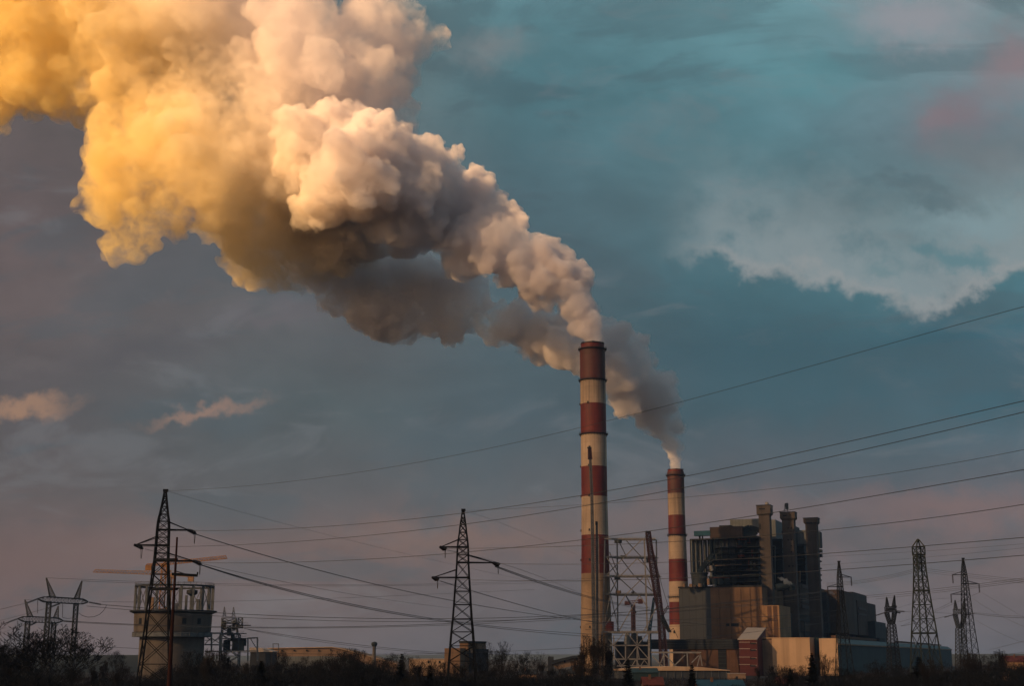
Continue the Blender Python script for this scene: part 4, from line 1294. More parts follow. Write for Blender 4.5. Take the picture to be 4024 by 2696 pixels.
# pale blocks between the stair towers
box_part('rear_block', 'clad_pale', bh, 3026, 2044, DB + 60, 32, 262, 30)
box_part('rear_block', 'clad_pale', bh, 3056, 2062, DB + 78, 20, 240, 20)
box_part('rear_block', 'boiler_mid', bh, 3120, 2068, DB + 96, 14, 230, 20)
box_part('rear_block', 'clad_pale', bh, 3130, 2085, DB + 104, 44, 60, 30)
box_part('inner_wall', 'boiler_dark', bh, 3030, 2120, DB + 50, 50, 188, 20)
box_part('inner_wall', 'boiler_dark', bh, 3122, 2140, DB + 92, 46, 168, 20)
for Y in (2124, 2156, 2178, 2200, 2240, 2262):
    box_part('platform', 'boiler_mid' if Y % 3 else 'boiler_dark', bh, 3032, Y, DB + 44, 46, 3, 4)
    box_part('platform', 'boiler_mid', bh, 3126, Y + 18, DB + 86, 42, 3, 4)
mb = MB(); mb.tube(P(3046, 2292, DB + 40), P(3046, 2148, DB + 40), .5, n=8); mb.tube(P(3034, 2148, DB + 40), P(3046, 2148, DB + 40), .5, n=8); mb.build('pipe', M['clad_pale'], bh)
mb = MB(); mb.tube(P(3142, 2290, DB + 82), P(3142, 2246, DB + 82), .9, n=8); mb.build('pipe', M['cream2'], bh)
mb = MB()
for i, Y in enumerate(range(2092, 2290, 26)):
    fx(3213, Y, DB + 100, 9, 14, 8, mb)
mb = MB()
p = P(3222, 2092, DB + 100); fx(3212, 2090, DB + 102, 12, 62, 10, mb); mb.build('lift_housing', M['boiler_dark'], bh)
for Y in (2160, 2178, 2204, 2232, 2258, 2278):
    box_part('balcony', 'boiler_dark', bh, 3214, Y, DB + 100, 14 if Y < 2200 else 11, 5 if Y > 2190 else 12, 6)


def stair_tower(Xl, Xr, Yt, Yh, Xhl, Xhr, D, label, wins, tanks=False):
    c = P(Xr - (Xr - Xl) * .12, Yt, D)
    a = along(c, -EX, Xl); b = min(14, max(7, along(c, EY, Xr)))
    root = thing('stair_tower', (c.x, c.y, 0), label, 'stair tower')
    zh = pz(Xl, Yh, D)
    o = MB(); oblock(o, c, a, b, 0, zh); sh_ = o.build('shaft', M['tower_conc'], root)
    ch = c + EX * 1.1 - EY * 1.1
    o = MB()
    # corbelled head
    oblock(o, ch, a + 2.2, b + 2.2, zh + 1.2, c.z)
    lo = [Vector((c.x, c.y, zh)) - EX * a, Vector((c.x, c.y, zh)), Vector((c.x, c.y, zh)) + EY * b, Vector((c.x, c.y, zh)) - EX * a + EY * b]
    up = [Vector((ch.x, ch.y, zh + 1.19)) - EX * (a + 2.2), Vector((ch.x, ch.y, zh + 1.19)), Vector((ch.x, ch.y, zh + 1.19)) + EY * (b + 2.2), Vector((ch.x, ch.y, zh + 1.19)) - EX * (a + 2.2) + EY * (b + 2.2)]
    o.add(lo + up, [(0, 1, 5, 4), (1, 2, 6, 5), (2, 3, 7, 6), (3, 0, 4, 7)])
    hd_ = o.build('head', M['tower_conc'], root)
    o = MB(); oblock(o, ch + EX * .3 - EY * .3, a + 2.8, b + 2.8, c.z + .01, c.z + .5); o.build('coping', M['roof_dark'], root)
    for (x, y, w, h) in wins:
        p = P(x, y, D); p2 = Vector((c.x, c.y, p.z))
        s = along(p2, -EX, x); proud = 1.35 if y < Yh else .25
        o = MB(); kk = mpp(x, y, D); o.obox(p2 - EX * s - EY * proud, EX * w * kk, EY * .4, (0, 0, h * kk)); o.build('window', M['glass'], hd_ if y < Yh else sh_)
    return root, c, a
t1, tc, ta = stair_tower(2979, 3027, 1987, 2026, 2974, 3028, DS + 16, 'tallest square concrete stair tower, nearest the dark boiler house', ((2984, 2003, 24, 6), (2984, 2080, 7, 18), (2984, 2062, 5, 5)))
o = MB(); p = P(3014, 1985, DS + 18); o.lathe((p.x, p.y, p.z), [(1.4, 0), (1.4, 1.2), (1.0, 1.9), (.05, 2.3)], 14); o.build('roof_dome', M['white_steel'], t1, smooth=True)
o = MB(); p = P(3029, 2000, DS + 16); o.tube(p, p + EZ * 1.8, 1.1, n=10); o.beam(p + EZ * .9, p + EZ * .9 - Vector((2, 0, 0)), .4); o.build('dish', M['grey_steel'], t1)
t2, tc, ta = stair_tower(3071, 3124, 2014, 2044, 3064, 3128, DS + 46, 'middle square concrete stair tower with a mast box on its roof', ((3078, 2029, 15, 5), (3104, 2027, 5, 4), (3095, 2078, 5, 5), (3108, 2078, 5, 5), (3095, 2124, 5, 5), (3108, 2124, 5, 5), (3108, 2148, 5, 5), (3108, 2172, 5, 5), (3098, 2228, 7, 5), (3114, 2228, 5, 5), (3072, 2100, 3, 14)))
o = MB()
for (x, y) in ((3081, 2013), (3096, 2013)):
    o.beam(P(x, y, DS + 50), P(3088 + (x - 3088) * .5, 1980, DS + 50), .4)
o.beam(P(3081, 2010, DS + 50), P(3094, 1992, DS + 50), .25); o.beam(P(3096, 2010, DS + 50), P(3084, 1992, DS + 50), .25)
o.build('antenna_mast', M['grey_steel'], t2)
o = MB(); fx(3086, 1978, DS + 51, 11, 24, 2, o); o.build('antenna_box', M['clad_grey'], t2)
t3, tc, ta = stair_tower(3163, 3214, 2037, 2060, 3160, 3213, DS + 80, 'right-hand square concrete stair tower, lowest of the three', ((3170, 2058, 22, 5),))


# ------------------------------------------------------------------ steam puffs by the hall roof
def puff(blobs, seed, label, vox=.8, dens=.16):
    bl = [(x / 1.7197, y / 1.7197, r / 1.7197, D) for x, y, r, D in blobs]
    me = points_to_mesh(grow_points(bl, seed), vox, 'steam_puff')
    me.materials.clear(); me.materials.append(volume_mat('puff_steam', dens, (.95, .96, .97), .2))
    o = bpy.data.objects.new('steam_puff', me); COL.objects.link(o)
    c = P(blobs[0][0], blobs[0][1], blobs[0][3]); me.transform(Matrix.Translation(-c)); o.location = c
    tag(o, label, 'steam')
puff([(3058, 2272, 8, 952), (3072, 2276, 12, 952), (3088, 2286, 15, 953), (3102, 2294, 14, 954), (3114, 2300, 9, 955)], 31, 'white steam puff blowing along the roof before the middle stair tower')
puff([(3256, 2322, 7, 1060), (3264, 2330, 11, 1060), (3276, 2336, 9, 1060), (3282, 2344, 5, 1060)], 32, 'small white steam puff above the dark side hall, left of the slim pylon')
o = MB(); o.tube(P(3050, 2312, 956), P(3106, 2300, 956), 2.6, n=14); o.tube(P(3106, 2300, 956), P(3112, 2318, 957), 2.6, n=14); tag(o.build('steam_duct', M['boiler_dark'], smooth=True), 'dark round duct lying on the hall roof under the steam puff', 'duct')


# ------------------------------------------------------------------ white steel tower, lower frames, crane
FD = 880.0
ft = thing('steel_framework', (P(2440, 2400, FD).x, FD, 0), 'pale openwork steel frame tower between the two chimneys', 'steel frame')
dep = 22.0
def fr(mb, a, b, w, dd=0.0, dd2=None):
    mb.beam(P(*a, FD + dd), P(*b, FD + (dd if dd2 is None else dd2)), w)
cols = (2378, 2428, 2540, 2576)
for X0_, X1_, dd, yt in ((2377, 2369, 0, 2124), (2425, 2428, dep, 2124), (2532, 2544, 0, 2122), (2579, 2586, dep, 2124), (2551, 2553, 2, 2480)):
    mb = MB(); fr(mb, (X0_, yt), (X1_, 2640 if X0_ == 2551 else 2484), .85, dd); mb.build('column', M['white_steel'], ft)
for Y, x0, x1 in ((2118, 2377, 2576), (2190, 2380, 2582), (2264, 2372, 2594), (2336, 2374, 2592), (2484, 2364, 2600)):
    mb = MB(); fr(mb, (x0, Y), (x1, Y), .8); fr(mb, (x0 + 46, Y + 5), (x1, Y + 5), .8, dep); fr(mb, (x0, Y), (x0 + 46, Y + 5), .6, 0, dep); fr(mb, (x1 - 20, Y), (x1, Y + 5), .6, 0, dep)
    for i in range(9):
        xx = x0 + (x1 - x0) * i / 9
        mb.beam(P(xx, Y, FD), P(xx + 30, Y + 4, FD + dep), .28)
    fr(mb, (x0, Y - 6), (x1, Y - 6), .16)
    mb.build('deck_frame', M['grey_steel'] if Y in (2190, 2336) else M['white_steel'], ft)
for a, b, dd, dd2 in (((2380, 2264), (2524, 2120), 0, 0), ((2395, 2170), (2432, 2262), 0, 0), ((2440, 2262), (2504, 2196), 0, 0), ((2504, 2196), (2532, 2222), 0, 0), ((2540, 2120), (2575, 2190), 0, 0),
                ((2384, 2190), (2426, 2266), 0, 0), ((2464, 2334), (2532, 2266), 0, 0), ((2540, 2266), (2570, 2334), 0, 0), ((2396, 2334), (2430, 2270), 0, dep), ((2396, 2262), (2430, 2334), dep, dep),
                ((2370, 2482), (2398, 2338), 0, 0), ((2400, 2340), (2432, 2482), 0, 0), ((2372, 2470), (2458, 2340), 0, 0), ((2432, 2482), (2512, 2340), 0, 0), ((2458, 2340), (2500, 2410), 0, dep), ((2512, 2340), (2546, 2390), 0, 0), ((2545, 2482), (2576, 2340), dep, dep), ((2530, 2482), (2600, 2350), 0, 0),
                ((2430, 2124), (2462, 2190), dep, dep), ((2460, 2124), (2520, 2190), dep, dep), ((2520, 2195), (2560, 2262), dep, dep), ((2440, 2196), (2490, 2262), dep, dep), ((2430, 2270), (2500, 2334), dep, dep), ((2500, 2270), (2575, 2334), dep, dep)):
    mb = MB(); fr(mb, a, b, .55, dd, dd2); mb.build('brace', M['white_steel'] if dd == 0 else M['grey_steel'], ft)
for (x, y, w, h, m) in ((2416, 2122, 28, 12, 'clad_grey'), (2440, 2184, 22, 10, 'clad_grey'), (2421, 2322, 20, 18, 'cream2'), (2483, 2326, 10, 8, 'dark_steel'), (2542, 2196, 8, 14, 'dark_steel'), (2416, 2266, 20, 12, 'clad_grey')):
    mb = MB(); p = P(x, y + h, FD + 5); q = P(x + w, y, FD + 5); mb.obox(p, (q.x - p.x, 0, 0), (0, 4, 0), (0, 0, q.z - p.z)); mb.build('machine_box', M[m], ft)
# lower wide frame
lf = thing('steel_framework', (P(2480, 2600, FD - 6).x, FD - 6, 0), 'low wide lattice frame under the openwork tower', 'steel frame')
def lfb(a, b, w=.6, name='brace', m='white_steel', d=-6):
    mb = MB(); mb.beam(P(*a, FD + d), P(*b, FD + d), w); mb.build(name, M[m], lf)
for a, b in (((2388, 2538), (2550, 2538)), ((2415, 2592), (2550, 2592)), ((2425, 2619), (2553, 2619)), ((2370, 2486), (2592, 2486))):
    lfb(a, b, .75, 'beam')
for X, y0, y1 in ((2412, 2500, 2596), (2458, 2490, 2592), (2504, 2490, 2618), (2550, 2486, 2624), (2366, 2486, 2640)):
    lfb((X, y0), (X, y1), .75 if X != 2550 else 1.1, 'column')
for a, b in (((2412, 2536), (2452, 2490)), ((2390, 2512), (2412, 2538)), ((2466, 2490), (2504, 2538)), ((2504, 2538), (2546, 2490)), ((2412, 2540), (2452, 2590)), ((2466, 2590), (2502, 2542)), ((2506, 2542), (2548, 2590)), ((2392, 2542), (2412, 2580)), ((2412, 2580), (2446, 2630)), ((2484, 2618), (2498, 2594)), ((2498, 2594), (2512, 2618)), ((2518, 2618), (2532, 2596)), ((2532, 2596), (2548, 2616)), ((2430, 2596), (2444, 2618)), ((2444, 2618), (2460, 2596)), ((2504, 2542), (2512, 2590))):
    lfb(a, b, .5)
# grey process kit inside it
pk = thing('process_unit', (P(2490, 2560, FD + 18).x, FD + 18, 0), 'dark tanks and hoppers standing inside the low lattice frame', 'process unit')
for (x, y0, y1, r, m) in ((2466, 2490, 2522, 11, 'clad_pale'), (2492, 2490, 2515, 12, 'clad_grey'), (2515, 2502, 2526, 10, 'boiler_mid')):
    p = P(x, y1, FD + 18); q = P(x, y0, FD + 18); k_ = mpp(x, y0, FD)
    mb = MB(); mb.lathe((p.x, p.y, 0), [(r * k_ * 1.35, p.z - 3), (r * k_ * 1.3, p.z), (r * k_ * .8, q.z)], 18); mb.build('hopper', M[m], pk, smooth=True)
mb = MB()
p = P(2425, 2522, FD + 22); q = P(2548, 2522, FD + 22); mb.obox((p.x, p.y, 0), (q.x - p.x, 0, 0), (0, 20, 0), (0, 0, p.z - .1)); mb.build('casing', M['dark_wall'], pk)
mb = MB(); p = P(2383, 2482, FD + 10); q = P(2412, 2444, FD + 10); mb.obox(p, (q.x - p.x, 0, 0), (0, 8, 0), (0, 0, q.z - p.z)); tag(mb.build('storage_tank', M['red_wall']), 'dark maroon square tank on the deck at the foot of the tall chimney', 'tank')

# long truss footbridge
br = thing('truss_bridge', (P(2670, 2600, 800).x, 800, 0), 'pale truss bridge over the low roof right of the lattice frame', 'truss bridge')
def bb(a, b, w=.5, name='brace', d=0):
    mb = MB(); mb.beam(P(*a, 800 + d), P(*b, 800 + d), w); mb.build(name, M['white_steel'], br)
bb((2558, 2565), (2755, 2566), .8, 'chord'); bb((2562, 2567), (2750, 2568), .5, 'chord', 5)
for a, b in (((2564, 2582), (2606, 2622)), ((2590, 2622), (2608, 2576)), ((2612, 2574), (2660, 2624)), ((2646, 2622), (2692, 2576)), ((2718, 2606), (2746, 2578)), ((2739, 2622), (2752, 2574)), ((2752, 2574), (2759, 2618))):
    bb(a, b, .55)
for X in (2608, 2700):
    bb((X, 2568), (X + 3, 2626), .6, 'post')

# red crane and its dark jib
cr = thing('crawler_crane', (P(2600, 2500, 860).x, 860, 0), 'dark red lattice boom crane leaning beside the openwork steel tower', 'crane')
mb = MB()
A_, B_, C_ = P(2547, 2094, 860), P(2590, 2380, 860), P(2606, 2560, 860)
k_ = mpp(2550, 2200, 860)
lattice(mb, None, [(B_, 10 * k_), (P(2572, 2262, 860), 12 * k_), (P(2556, 2170, 860), 9 * k_), (A_, 8 * k_)], .5, .32, .2, step=2.6)
mb.build('boom', M['crane_red'], cr)
mb = MB(); lattice(mb, None, [(Vector((C_.x, 860, 0)), 12 * k_), (C_, 12 * k_), (P(2598, 2430, 860), 9 * k_), (B_, 9 * k_)], .6, .35, .2, step=2.4)
mb.build('mast', M['crane_red'], cr)
mb = MB(); lattice(mb, None, [(P(2632, 2486, 858), 4 * k_), (P(2606, 2440, 858), 7 * k_), (P(2600, 2420, 858), 5 * k_)], .55, .4, .3, step=2); mb.beam(P(2604, 2432, 858), P(2630, 2482, 858), 1.8, 1.4); mb.build('jib', M['dark_steel'], cr)
mb = MB(); mb.beam(P(2602, 2415, 858), P(2624, 2382, 858), .5); mb.beam(P(2606, 2422, 858), P(2628, 2386, 858), .4); mb.beam(P(2624, 2382, 858), P(2628, 2386, 858), .5)
for t in (.25, .5, .75): mb.beam(P(2602 + 22 * t, 2415 - 33 * t, 858), P(2606 + 22 * t, 2422 - 36 * t, 858), .25)
mb.build('strut', M['crane_red'], cr)
mb = MB(); mb.path([P(2626, 2384, 858), P(2600, 2300, 860), P(2552, 2100, 860)], .16); mb.path([P(2540, 2098, 860), P(2530, 2130, 860)], .12); mb.build('cable', M['wire'], cr)
mb = MB(); mb.obox(A_ - Vector((1.6, 1, .4)), (3.2, 0, 0), (0, 2, 0), (0, 0, 1.4)); mb.build('boom_head', M['dark_steel'], cr)
mb = MB(); mb.beam(P(2632, 2484, 858), P(2646, 2470, 858), .3); mb.beam(P(2646, 2470, 858), P(2664, 2508, 858), .25); mb.obox(P(2647, 2490, 858), (1.0, 0, 0), (0, 1, 0), (0, 0, 1.6)); mb.build('hook_block', M['dark_steel'], cr)
# pale blue boom leaning behind
mb = MB(); k_ = mpp(2570, 2400, 905); lattice(mb, None, [(Vector((P(2552, 2560, 905).x, 905, 0)), 4.5 * k_), (P(2553, 2480, 905), 4.5 * k_), (P(2570, 2350, 905), 3 * k_)], .4, .25, .1, step=2.4)
tag(mb.build('crane_mast', M['blue_steel']), 'slim blue lattice mast behind the dark red boom crane', 'crane')
# small red tower crane seen through the frame
tcD = 1150; sc_ = thing('tower_crane', (P(2488, 2500, tcD).x, tcD, 0), 'small distant red tower crane seen through the openwork frame', 'tower crane')
k_ = mpp(2488, 2400, tcD)
mb = MB(); lattice(mb, None, [(Vector((P(2488, 2500, tcD).x, tcD, 0)), 6 * k_), (P(2488, 2378, tcD), 5.5 * k_)], .8, .5, .2, step=2.6); mb.build('mast', M['crane_red'], sc_)
mb = MB(); lattice_a, lattice_b = P(2456, 2374, tcD), P(2520, 2369, tcD)
mb.beam(lattice_a, lattice_b, .7); mb.beam(lattice_a + EZ * 2, lattice_b + EZ * 2, .5)
for i in range(10): mb.beam(lattice_a.lerp(lattice_b, i / 10), lattice_a.lerp(lattice_b, (i + 1) / 10) + EZ * 2, .35)
mb.build('jib', M['crane_red'], sc_)
mb = MB(); mb.obox(P(2455, 2380, tcD), (4.4, 0, 0), (0, 2, 0), (0, 0, 3)); mb.build('counterweight', M['crane_red'], sc_)
mb = MB(); mb.obox(P(2508, 2374, tcD), (4, 0, 0), (0, 2, 0), (0, 0, 4)); mb.build('cab', M['crane_red'], sc_)

# hoist masts climbing in front of the tall chimney
hm = thing('hoist_mast', (P(2332, 2500, 868).x, 868, 0), 'tall slender red-topped lattice mast in front of the tall chimney', 'hoist mast')
k_ = mpp(2330, 2100, 868)
mb = MB(); lattice(mb, None, [((P(2336, 2580, 868).x, 868, 0), 5 * k_), (P(2335, 2560, 868), 5 * k_), (P(2326, 1950, 868), 4.2 * k_), (P(2319, 1800, 868), 3.6 * k_)], .34, .22, .2, step=2.0); mb.build('mast', M['grey_steel'], hm)
mb = MB(); lattice(mb, None, [(P(2319, 1805, 868), 6 * k_), (P(2317, 1764, 868), 4.5 * k_)], .6, .4, .2, step=1.8); mb.tube(P(2317.5, 1780, 868), P(2317, 1762, 868), 3.4 * k_, 2.6 * k_, 8); mb.build('top_section', M['crane_red'], hm)
mb = MB(); mb.obox(P(2308, 1762, 867), (17 * k_, 0, 0), (0, 1.6, 0), (0, 0, 5 * k_)); mb.obox(P(2313, 1757, 867), (8 * k_, 0, 0), (0, 1.6, 0), (0, 0, 5 * k_)); mb.build('head', M['dark_steel'], hm)
h2 = thing('hoist_mast', (P(2344, 2500, 872).x, 872, 0), 'shorter dark-headed mast just right of the red-topped one on the tall chimney', 'hoist mast')
mb = MB(); lattice(mb, None, [((P(2348, 2580, 872).x, 872, 0), 3.6 * k_), (P(2347, 2560, 872), 3.6 * k_), (P(2345, 2052, 872), 2.8 * k_)], .3, .2, .2, step=1.8); mb.build('mast', M['grey_steel'], h2)
mb = MB(); mb.obox(P(2340, 2064, 871), (8 * k_, 0, 0), (0, 1.6, 0), (0, 0, 14 * k_)); mb.build('head', M['dark_steel'], h2)
sf = thing('scaffold_shaft', (P(2338, 2500, 876).x, 876, 0), 'pale scaffold stair shaft standing against the lower half of the tall chimney', 'scaffold')
mb = MB()
for X0_, X1_ in ((2327, 2332), (2342, 2348), (2352, 2357)):
    for dd in (0, 4):
        mb.beam(P(X0_, 2106, 876 + dd), P(X1_, 2500, 876 + dd), .45)
for Y in range(2112, 2500, 9):
    t = (Y - 2106) / 394
    mb.beam(P(2327 + 5 * t, Y, 876), P(2352 + 5 * t, Y, 876), .22); mb.beam(P(2327 + 5 * t, Y + 9, 876), P(2342 + 6 * t, Y, 876), .18)
    mb.obox(P(2343 + 6 * t, Y, 878), (8 * k_, 0, 0), (0, 1.6, 0), (0, 0, .15))
mb.build('frame', M['white_steel'], sf)


# ------------------------------------------------------------------ buildings in front of the station
def yawed(name, label, cat, Xc, Yt, D, Xl, dpt, m, Ybase_z=0, Xr=None):
    c = P(Xc, Yt, D); a = along(c, -EX, Xl)
    if Xr is not None: dpt = along(c, EY, Xr)
    root = thing(name, (c.x, c.y, 0), label, cat)
    mb = MB(); oblock(mb, c, a, dpt, Ybase_z, c.z); mb.build('wall', M[m], root)
    return root, c, a, dpt


# cream hall with its red stair block
DW = 880.0
cw, cc, ca_, cd = yawed('warehouse', 'bright cream sheet-metal hall with a plain wall, right of the dark red block', 'warehouse', 3181, 2510, DW, 3033, 34, 'cream')
mb = MB(); s33 = P(3033, 2513, DW); al = along(cc, -EX, 3033); al2 = along(cc, -EX, 2976)
mb.obox(Vector((cc.x, cc.y, 0)) - EX * al2 + EX * .0, EX * (al2 - al - .02), EY * 30, (0, 0, cc.z - .8)); mb.build('weathered_bay', M['cream2'], cw)
mb = MB(); oblock(mb, cc + EX * .25 - EY * .25, al2 + .5, 34.5, cc.z + .01, cc.z + .5); mb.build('roof_edge', M['cream'], cw)
rbk, rc, ra, rd = yawed('stair_block', 'dark red block with pale floor lines and a sloping whitish roof', 'building', 2975, 2516, DW - 3, 2903, 28, 'red_wall')
zt_ = rc.z
for Y in (2526, 2552, 2585, 2614):
    zz = pz(2940, Y, rc.y)
    for (x0, x1, dy) in ((2904, 2947, 0), (2953, 2974, 3)):
        p0 = Vector((rc.x, rc.y, zz)); s0, s1 = along(p0, -EX, x0), along(p0, -EX, x1)
        mb = MB(); mb.obox(p0 - EX * s0 - EY * .25 - EZ * (dy * .16), EX * (s0 - s1), EY * .3, (0, 0, .28)); mb.build('floor_line', M['roof_pale'], rbk)
    p0 = Vector((rc.x, rc.y, zz)); s0, s1 = along(p0, -EX, 2948), along(p0, -EX, 2970)
    mb = MB(); mb.obox(p0 - EX * s0 - EY * .27 - EZ * 1.2, EX * (s0 - s1), EY * .3, (0, 0, .9)); mb.build('window', M['glass'], rbk)
mb = MB(); p0 = Vector((rc.x, rc.y, zt_ + .02)); hgt = 7.6
q = [p0 - EX * (ra + .6) - EY * .6, p0 + EX * .2 - EY * .6, p0 + EX * .2 + EY * 28 + EZ * hgt, p0 - EX * (ra + .6) + EY * 28 + EZ * hgt]
mb.prism(q, EZ * .5); mb.build('roof', M['roof_pale'], rbk)
mb = MB(); mb.prism([p0 - EX * ra, p0 - EX * ra + EY * 27.8, p0 - EX * ra + EY * 27.8 + EZ * (hgt - .3)], EX * .3); mb.prism([p0 - EX * .1, p0 - EX * .1 + EY * 27.8, p0 - EX * .1 + EY * 27.8 + EZ * (hgt - .3)], -EX * .3); mb.build('gable', M['red_wall'], rbk)
# dark recess then second cream wall and the long teal hall
dk, dc, da, dd_ = yawed('link_building', 'dark recessed wall between the two cream walls', 'building', 3224, 2508, DW + 14, 3180, 30, 'clad_teal')
hl, hc, ha, hd = yawed('turbine_hall', 'long low teal hall with a cream end wall, receding to the right', 'hall', 3290, 2510, DW - 4, 3218, 10, 'cream')
zb_ = pz(3291, 2536, DW - 4)
blen = along(Vector((hc.x, hc.y, zb_)), EY, 3738)
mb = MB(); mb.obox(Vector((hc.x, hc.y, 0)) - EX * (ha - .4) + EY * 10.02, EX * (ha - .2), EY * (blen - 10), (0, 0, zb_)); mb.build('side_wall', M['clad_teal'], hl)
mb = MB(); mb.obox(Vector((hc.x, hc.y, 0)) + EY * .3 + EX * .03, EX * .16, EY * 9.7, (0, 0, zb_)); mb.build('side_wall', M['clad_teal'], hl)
mb = MB(); e0 = Vector((hc.x, hc.y, zb_ + .6)) + EX * .5; mb.prism([e0 + EY * .3, e0 + EY * blen, e0 + EY * blen - EX * 4 + EZ * 3.2, e0 + EY * .3 - EX * 4 + EZ * 3.2], EZ * .3); mb.prism([e0 - EX * 4.02 + EY * .3 + EZ * 3.2, e0 - EX * 4.02 + EY * blen + EZ * 3.2, e0 + EY * blen - EX * (ha - 1) + EZ * 3.6, e0 + EY * .3 - EX * (ha - 1) + EZ * 3.6], EZ * .3); mb.build('roof', M['fascia'], hl)
mb = MB(); mb.obox(e0 + EX * .1 - EZ * .6, EX * .5, EY * blen, (0, 0, .9)); mb.build('eaves', M['cream2'], hl)
for i, (q0, q1, h) in enumerate(((.02, .25, 1.6), (.27, .31, 2.4), (.42, .58, 1.4), (.62, .76, 1.5), (.80, .90, 1.3))):
    mb = MB(); s = e0 - EX * 7 + EZ * 3.9; mb.obox(s + EY * (blen * q0), EX * 3, EY * (blen * (q1 - q0)), (0, 0, h)); mb.build('roof_light', M['brown_wall'] if i % 2 == 0 else M['roof_dark'], hl)

# brown lower building left of the red block
lb, lc, la, ld = yawed('workshop', 'low brown-walled building with a dark roof band at the foot of the power station', 'building', 2903, 2552, 905, 2644, 40, 'brown_wall')
mb = MB(); oblock(mb, lc + EX * 1.0 - EY * 1.2, la + 18, 42, lc.z + .01, pz(2800, 2513, 905)); mb.build('roof_band', M['dark_wall'], lb)
s0, s1 = along(Vector((lc.x, lc.y, 10)), -EX, 2823), along(Vector((lc.x, lc.y, 10)), -EX, 2855)
mb = MB(); mb.obox(Vector((lc.x, lc.y, 0)) - EX * s0 - EY * .3, EX * (s0 - s1), EY * .35, (0, 0, lc.z - .1)); mb.build('window', M['glass'], lb)
mb = MB()
for i in range(1, 7):
    mb.obox(Vector((lc.x, lc.y, lc.z * i / 7)) - EX * s0 - EY * .4, EX * (s0 - s1), EY * .12, (0, 0, .2))
mb.build('window_frame', M['boiler_mid'], lb)
for Y in (2520, 2530, 2540):
    mb = MB(); zz = pz(2800, Y, 903); mb.beam(Vector((lc.x, lc.y, zz)) - EX * (la + 10) - EY * 1.8, Vector((lc.x, lc.y, zz)) - EY * 1.8, .5); mb.build('pipe', M['boiler_mid'], lb)

# low shed with a pale roof edge
DL = 760.0
ls = thing('long_shed', (P(2640, 2640, DL).x, DL, 0), 'long low grey shed with a sunlit roof edge in front of the truss bridge', 'shed')
p, q = P(2430, 2633, DL), P(2868, 2636, DL)
mb = MB(); mb.obox((p.x, DL, 0), (q.x - p.x, 0, 0), (0, 30, 0), (0, 0, p.z)); mb.build('wall', M['clad_grey'], ls)
for i in range(15):
    mb = MB(); x = p.x + (q.x - p.x) * (i + .5) / 15; mb.beam((x, DL - .3, 0), (x, DL - .3, p.z), .35); mb.build('post', M['grey_steel'], ls)
zr = [(2428, 2633), (2520, 2625), (2640, 2621), (2760, 2624), (2870, 2636)]
mb = MB()
poly = [P(x, y, DL - 1) for x, y in zr] + [Vector((P(2870, 2639, DL - 1).x, DL - 1, p.z - .6)), Vector((P(2428, 2637, DL - 1).x, DL - 1, p.z - .6))]
mb.prism(poly, (0, 34, 0)); mb.build('roof', M['cream'], ls)
pb = thing('portable_cabin', (P(2900, 2660, 700).x, 700, 0), 'small pale box cabin below the dark red block', 'cabin')
p, q = P(2867, 2650, 700), P(2930, 2650, 700)
mb = MB(); mb.obox((p.x, 700, 0), (q.x - p.x, 0, 0), (0, 7, 0), (0, 0, p.z)); mb.build('wall', M['cream2'], pb)
mb = MB(); mb.obox((p.x - .2, 699.8, p.z + .01), (q.x - p.x + .4, 0, 0), (0, 7.4, 0), (0, 0, .25)); mb.build('roof', M['roof_pale'], pb)
mb = MB(); mb.obox((p.x + 3, 699.9, 0), (1.1, 0, 0), (0, .15, 0), (0, 0, 2.1)); mb.build('door', M['boiler_mid'], pb)

def gable_house(label, X0_, X1_, Ye, Yr, D, dpt, wall, roof, name='house', ridge_x=True, wins=2):
    p, q = P(X0_, Ye, D), P(X1_, Ye, D)
    root = thing(name, ((p.x + q.x) / 2, D, 0), label, name.replace('_', ' '))
    w = q.x - p.x; ze = max(2.2, p.z); zr_ = pz((X0_ + X1_) / 2, Yr, D + dpt / 2); zr_ = max(zr_, ze + 1)
    mb = MB(); mb.obox((p.x, D, 0), (w, 0, 0), (0, dpt, 0), (0, 0, ze))
    wl_ = mb.build('wall', M[wall], root)
    mb = MB()
    o_ = .4
    A, B = Vector((p.x - o_, D - o_, ze - .1)), Vector((q.x + o_, D - o_, ze - .1))
    C1, D1_ = Vector((q.x + o_, D + dpt / 2, zr_)), Vector((p.x - o_, D + dpt / 2, zr_))
    mb.prism([A, B, C1, D1_], EZ * .2)
    E, F = Vector((q.x + o_, D + dpt + o_, ze - .1)), Vector((p.x - o_, D + dpt + o_, ze - .1))
    mb.prism([D1_, C1, E, F], EZ * .2)
    rf_ = mb.build('roof', M[roof], root)
    mb = MB()
    for x in (p.x + .05, q.x - .35):
        mb.prism([(x, D, ze), (x, D + dpt, ze), (x, D + dpt / 2, zr_ - .05)], (.3, 0, 0))
    mb.build('gable', M[wall], root)
    mb = MB(); x = p.x + w * .3; mb.obox((x, D + dpt * .3, zr_ - 1.2), (.7, 0, 0), (0, .7, 0), (0, 0, 2.1)); mb.build('chimney_stack', M['brown_wall'], rf_)
    for i in range(wins):
        x = p.x + w * (i + .7) / (wins + .5)
        mb = MB(); mb.obox((x, D - .06, ze * .45), (1.1, 0, 0), (0, .12, 0), (0, 0, 1.2)); mb.build('window', M['glass'], wl_)
    return root
gable_house('house with a teal metal roof at the bottom edge below the power station', 2745, 2925, 2700, 2676, 380, 9, 'cream2', 'roof_blue')
gable_house('red-roofed house partly hidden by the conifer below the lattice frame', 2530, 2606, 2694, 2664, 420, 8, 'brown_wall', 'roof_red')
gable_house('small red-roofed house low behind bare shrubs below the cream hall', 3060, 3108, 2692, 2664, 430, 7, 'cream2', 'roof_red')
